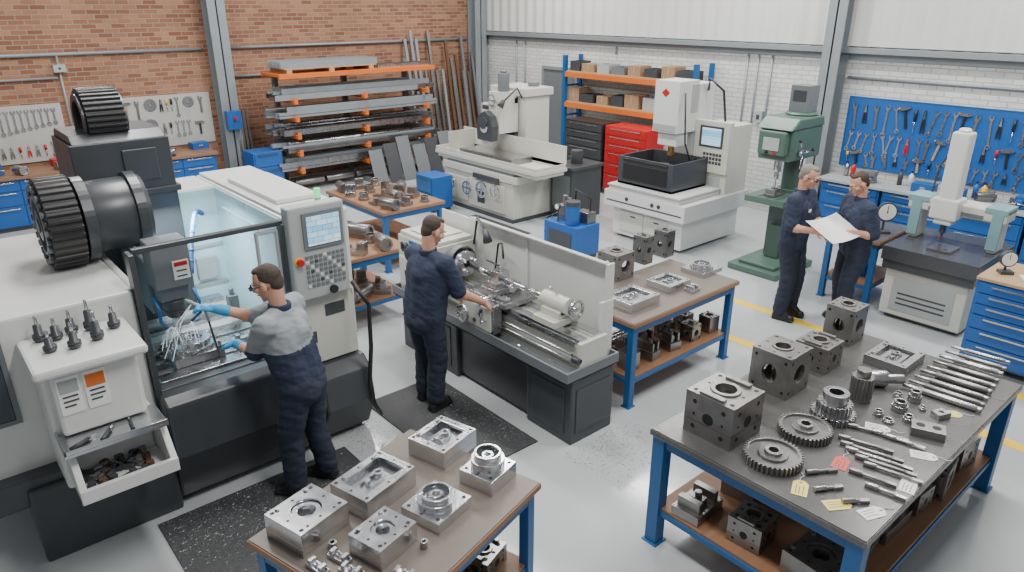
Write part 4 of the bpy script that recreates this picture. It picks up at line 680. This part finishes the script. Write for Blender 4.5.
def hand(g,w,d,n,side,curl=.6,gr=0):
    w=Vector(w);d=Vector(d).normalized();n=Vector(n);n=(n-d*n.dot(d)).normalized();s=d.cross(n).normalized()*side
    M=Matrix((s,d,n)).transposed();g.cap(w-d*.01,w+d*.03,.027+gr,.029+gr);g.el(w+d*.05,(.042+gr,.053+gr,.02+gr),M)
    for i,L in enumerate((.074,.084,.078,.062)):
        b=w+d*.088+s*(.031-.02*i);a1=rad(30)*curl;a2=rad(85)*curl;d1=d*cos(a1)+n*sin(a1)+s*(.08-.05*i);d2=d*cos(a2)+n*sin(a2);m=b+d1*L*.52
        g.cap(b-d*.02,m,.0095+gr,.009+gr).cap(m,m+d2*L*.48,.009+gr,.0075+gr)
    t=w+d*.035+s*.034;t1=t+(d*.65+s*.6+n*.4).normalized()*.04;g.cap(w+d*.025+s*.02,t1,.014+gr,.011+gr).cap(t1,t1+(d*.9+s*.1+n*.4).normalized()*.03,.011+gr,.009+gr)
def person(lab,x,y,rz,Rw,Lw,lean=.05,pitch=25,yaw=0,hair='hair',shirt='navy2',shirtfn=None,gl=False,glasses=False,legs=((.1,.0),(-.1,.0)),sc=1,hd=(0,.6,-.8),badge=False,sleeve=.92,zb=0,pole=(.3,-.3,-.9)):
    root=E('person',(x,y,zb),rz,lab,'person');M3=Matrix.Rotation(-rz,3,'Z');tl=lambda p:M3@(Vector(p)-Vector((x,y,zb)))
    wr,wl=tl(Rw),tl(Lw);pz=.92*sc
    hips=[Vector((.1,-.01,pz)),Vector((-.1,-.01,pz))];ft=[Vector((legs[0][0],legs[0][1],.085)),Vector((legs[1][0],legs[1][1],.085))]
    ch=Vector((0,lean*.55,1.25*sc));nk=Vector((0,lean,1.46*sc));sh=[Vector((.2,lean*.95,1.4*sc)),Vector((-.2,lean*.95,1.4*sc))];hc=nk+Vector((0,.04+lean*.15,.172))
    el=[];wv=[]
    for i,(s,w) in enumerate(zip(sh,(wr,wl))):
        e_,b_=ik(s,w,.29,.26,((pole[0] if i==0 else -pole[0]),pole[1],pole[2]));el.append(e_);wv.append(b_)
    kn=[]
    for i in(0,1):
        L=(ft[i]-hips[i]).length;kn.append(ik(hips[i],ft[i],L*.503,L*.503,(0,1,0))[0])
    HM=Matrix.Rotation(rad(yaw),3,'Z')@Matrix.Rotation(-rad(pitch),3,'X')@Matrix.Scale(1.06,3);hp=lambda *v:hc+HM@Vector(v)
    g=G();g.el(hp(0,-.012,.03),(.075,.093,.088),HM).el(hp(0,.028,-.032),(.057,.062,.078),HM).el(hp(0,.062,-.085),(.03,.026,.022),HM).cap(hp(0,.088,.012),hp(0,.108,-.022),.008,.013).el(hp(0,.08,.028),(.048,.016,.013),HM).el(hp(0,.083,-.054),(.024,.014,.011),HM)
    for s in(-1,1): g.el(hp(s*.078,-.002,-.008),(.012,.02,.032),HM).el(hp(s*.045,.055,-.02),(.022,.025,.022),HM)
    g.cap(hp(0,-.025,-.05),nk+Vector((0,-.005,-.05)),.057,.058).cap(sh[0],sh[1],.045).cap(ch+Vector((0,0,.08)),Vector((0,-.01,pz)),.085,.09)
    for i in(0,1):
        g.cap(sh[i],el[i],.054,.046).cap(el[i].lerp(wv[i],.25),el[i],.05,.045).cap(el[i],wv[i],.046,.031);d=(wv[i]-el[i]).normalized();hand(g,wv[i],d+Vector(hd)*.35,Vector((0,.3,-1)) ,(-1 if i==0 else 1),.7)
        g.cap(hips[i],kn[i],.08,.055).cap(kn[i],ft[i],.053,.04).cap(ft[i]+Vector((0,-.03,-.035)),ft[i]+Vector((0,.12,-.045)),.035,.03)
    rem(g,.0065,2,'skin','body',root)
    g=G();g.cap(sh[0]+Vector((-.01,0,-.015)),sh[1]+Vector((.01,0,-.015)),.078).cap(nk+Vector((0,-.035,-.07)),ch+Vector((0,-.035,.02)),.085,.115)
    g.cap(nk+Vector((.035,-.012,-.03)),sh[0]+Vector((0,0,.01)),.057,.066).cap(nk+Vector((-.035,-.012,-.03)),sh[1]+Vector((0,0,.01)),.057,.066)
    for s in(-1,1): g.cap(Vector((s*.092,lean*.8,1.3*sc)),Vector((s*.078,-.01+lean*.1,pz-.03)),.13,.128)
    g.cap(ch,Vector((0,lean*.1-.01,pz-.02)),.14,.138)
    for i in(0,1): g.cap(sh[i],sh[i].lerp(el[i],sleeve),.082,.072)
    rem(g,.011,5,'navy2 gcloth' if shirtfn else shirt,'shirt',root,shirtfn,.009)
    rem(G().ring(nk.x,nk.y-.012,.078,.056,nk.z-.015,nk.z+.035),.008,3,'navy2','collar',root)
    g=G().cap((.06,-.01,pz+.0),(-.06,-.01,pz+.0),.118).cap((.058,-.03,pz-.06),(-.058,-.03,pz-.06),.12)
    for i in(0,1): g.cap(hips[i],kn[i],.112,.088).cap(kn[i],ft[i]+Vector((0,-.005,.03)),.086,.078)
    rem(g,.011,5,'navy','trousers',root,None,.009)
    for i in(0,1):
        a=ft[i];rem(G().cap(a+Vector((0,-.035,-.035)),a+Vector((0,.13,-.045)),.05,.04).cap(a+Vector((0,.08,-.03)),a+Vector((0,.0,.04)),.047,.053).b(a.x-.045,a.y-.075,.003,a.x+.045,a.y+.165,.03),.009,3,'black','boot',root)
    H2=HM@Matrix.Rotation(rad(18),3,'X')
    h=G().el(hp(0,-.032,.045),(.079,.08,.077),H2).el(hp(0,-.055,.0),(.064,.048,.072),HM).el(hp(0,.01,.098),(.052,.05,.022),HM)
    rem(h,.007,2,hair,'hair',root,None,.003)
    for s in(-1,1):
        mk('eye',G().el(hp(s*.029,.079,.008),(.011,.011,.011)).m(1).el(hp(s*.029,.088,.007),(.005,.004,.005)),'eyew black',root,bev=0)
        mk('eyebrow',G().tube([hp(s*.014,.1,.028),hp(s*.03,.097,.033),hp(s*.047,.086,.028)],.004,6),hair,root,bev=0)
    mk('mouth',G().el(hp(0,.096,-.054),(.019,.006,.004),HM),'lip',root,bev=0)
    if glasses:
        g=G()
        for s in(-1,1): g.el(hp(s*.033,.103,.008),(.026,.004,.017),HM);g.tube([hp(s*.06,.098,.012),hp(s*.08,.05,.012),hp(s*.086,-.01,.008)],.0035,6)
        g.tube([hp(-.06,.1,.02),hp(0,.108,.02),hp(.06,.1,.02)],.004,6);mk('safety_glasses',g,'lens',root,bev=0)
    if gl:
        for i in(0,1):
            g=G();d=(wv[i]-el[i]).normalized();hand(g,wv[i],d+Vector(hd)*.35,Vector((0,.3,-1)),(-1 if i==0 else 1),.7,.0035);g.cap(wv[i]-d*.07,wv[i],.042,.036);rem(g,.006,2,'glove','glove',root)
    if badge: mk('badge',G().b(.06,lean*.8+.132,1.3,.11,lean*.8+.145,1.33),'paper',root,bev=.001,lab='small white embroidered badge')
    return root
person('man in grey-navy shirt, safety glasses, blue gloves, reaching into the mill',1.78,4.34,rad(38),(1.42,4.8,1.42),(1.5,4.72,1.15),lean=.11,pitch=22,yaw=8,gl=True,glasses=True,shirtfn=lambda c:1 if (c.z>1.2 or abs(c.x)>.24) else 0,legs=((.13,-.05),(-.12,.08)),sc=1.0,zb=.012,hd=(0,.8,-.3))
mk('coolant_gun',G().c((0,0,0),(0,.16,.03),.011,n=12).c((0,.14,.026),(0,.19,.036),.016,.01,12).c((0,.02,.0),(0,.0,-.09),.012,n=10).m(1).tube([(0,0,-.09),(.03,.02,-.2),(.1,.08,-.34),(.16,.12,-.48)],.008),'lgrey dark',loc=(1.38,4.88,1.4),rz=rad(25),bev=.001,lab='grey hand spray gun with hose held over the bay',cat='spray gun')
person('man in navy work clothes standing with hands on the lathe carriage',3.1,4.74,rad(-84),(3.52,4.46,1.0),(3.5,4.86,.98),lean=.08,pitch=28,yaw=-12,legs=((.1,.0),(-.12,.06)),sc=.99,zb=.012,pole=(.1,.0,-1))
person('grey-haired man with glasses in navy clothes holding a white drawing',7.36,3.7,rad(-172),(7.13,3.36,1.16),(7.42,3.34,1.14),lean=.02,pitch=20,yaw=0,hair='hairg',glasses=True,legs=((.1,0),(-.11,.04)),sc=1.02,badge=True,pole=(.2,-.2,-1))
person('man in navy work clothes, side-on, holding a white drawing',7.77,3.2,rad(52),(7.55,3.42,1.15),(7.47,3.16,1.13),lean=.03,pitch=26,yaw=5,legs=((.1,0),(-.1,.05)),sc=.98,pole=(.2,-.2,-1))
g=G();cx,cy=7.31,3.25
ux,uy=Vector((.95,-.1,0)).normalized(),Vector((.1,.95,0)).normalized()
top=[]
for i in range(9):
    a=(i/8-.5)*.56
    for j in(0,1): top.append(Vector((cx,cy,1.17+.3*a*a+.16*(j-.5)))+ux*a+uy*((j-.5)*.34))
v=g.V(top);v2=g.V([p-Vector((0,0,.002)) for p in top])
for i in range(8):
    g.f([v[2*i],v[2*i+1],v[2*i+3],v[2*i+2]]);g.f([v2[2*i],v2[2*i+2],v2[2*i+3],v2[2*i+1]])
mk('paper_drawing',g,'paper',bev=0,lab='large white paper drawing held between two men',cat='paper')
# ================= LIGHTS =================
def area(x,y,z,sx,sy,e,col=(1,.98,.95),rot=(0,0,0)):
    l=bpy.data.lights.new('overhead_light','AREA');l.shape='RECTANGLE';l.size=sx;l.size_y=sy;l.energy=e;l.color=col
    o=bpy.data.objects.new('overhead_light',l);C.objects.link(o);o.location=(x,y,z);o.rotation_euler=rot
for x in(2,6,9.5):
    for y in(2,6.5,11): area(x,y,5.4,.5,2.2,180)
area(1.5,5.75,1.86,.4,.3,20,(.8,.95,1))  # cool lamp inside the mill bay, not a ceiling fitting
w=bpy.data.worlds.new('world');bpy.context.scene.world=w;w.use_nodes=True
bg=w.node_tree.nodes['Background'];bg.inputs[0].default_value=(.95,.97,1,1);bg.inputs[1].default_value=.34
cam=bpy.data.cameras.new('camera');co=bpy.data.objects.new('camera',cam);C.objects.link(co);bpy.context.scene.camera=co
cam.sensor_width=36;cam.lens=FO/1024*36;co.location=(0,0,HC);co.rotation_euler=Vector((CA*C_,SA*C_,-S_)).to_track_quat('-Z','Y').to_euler()
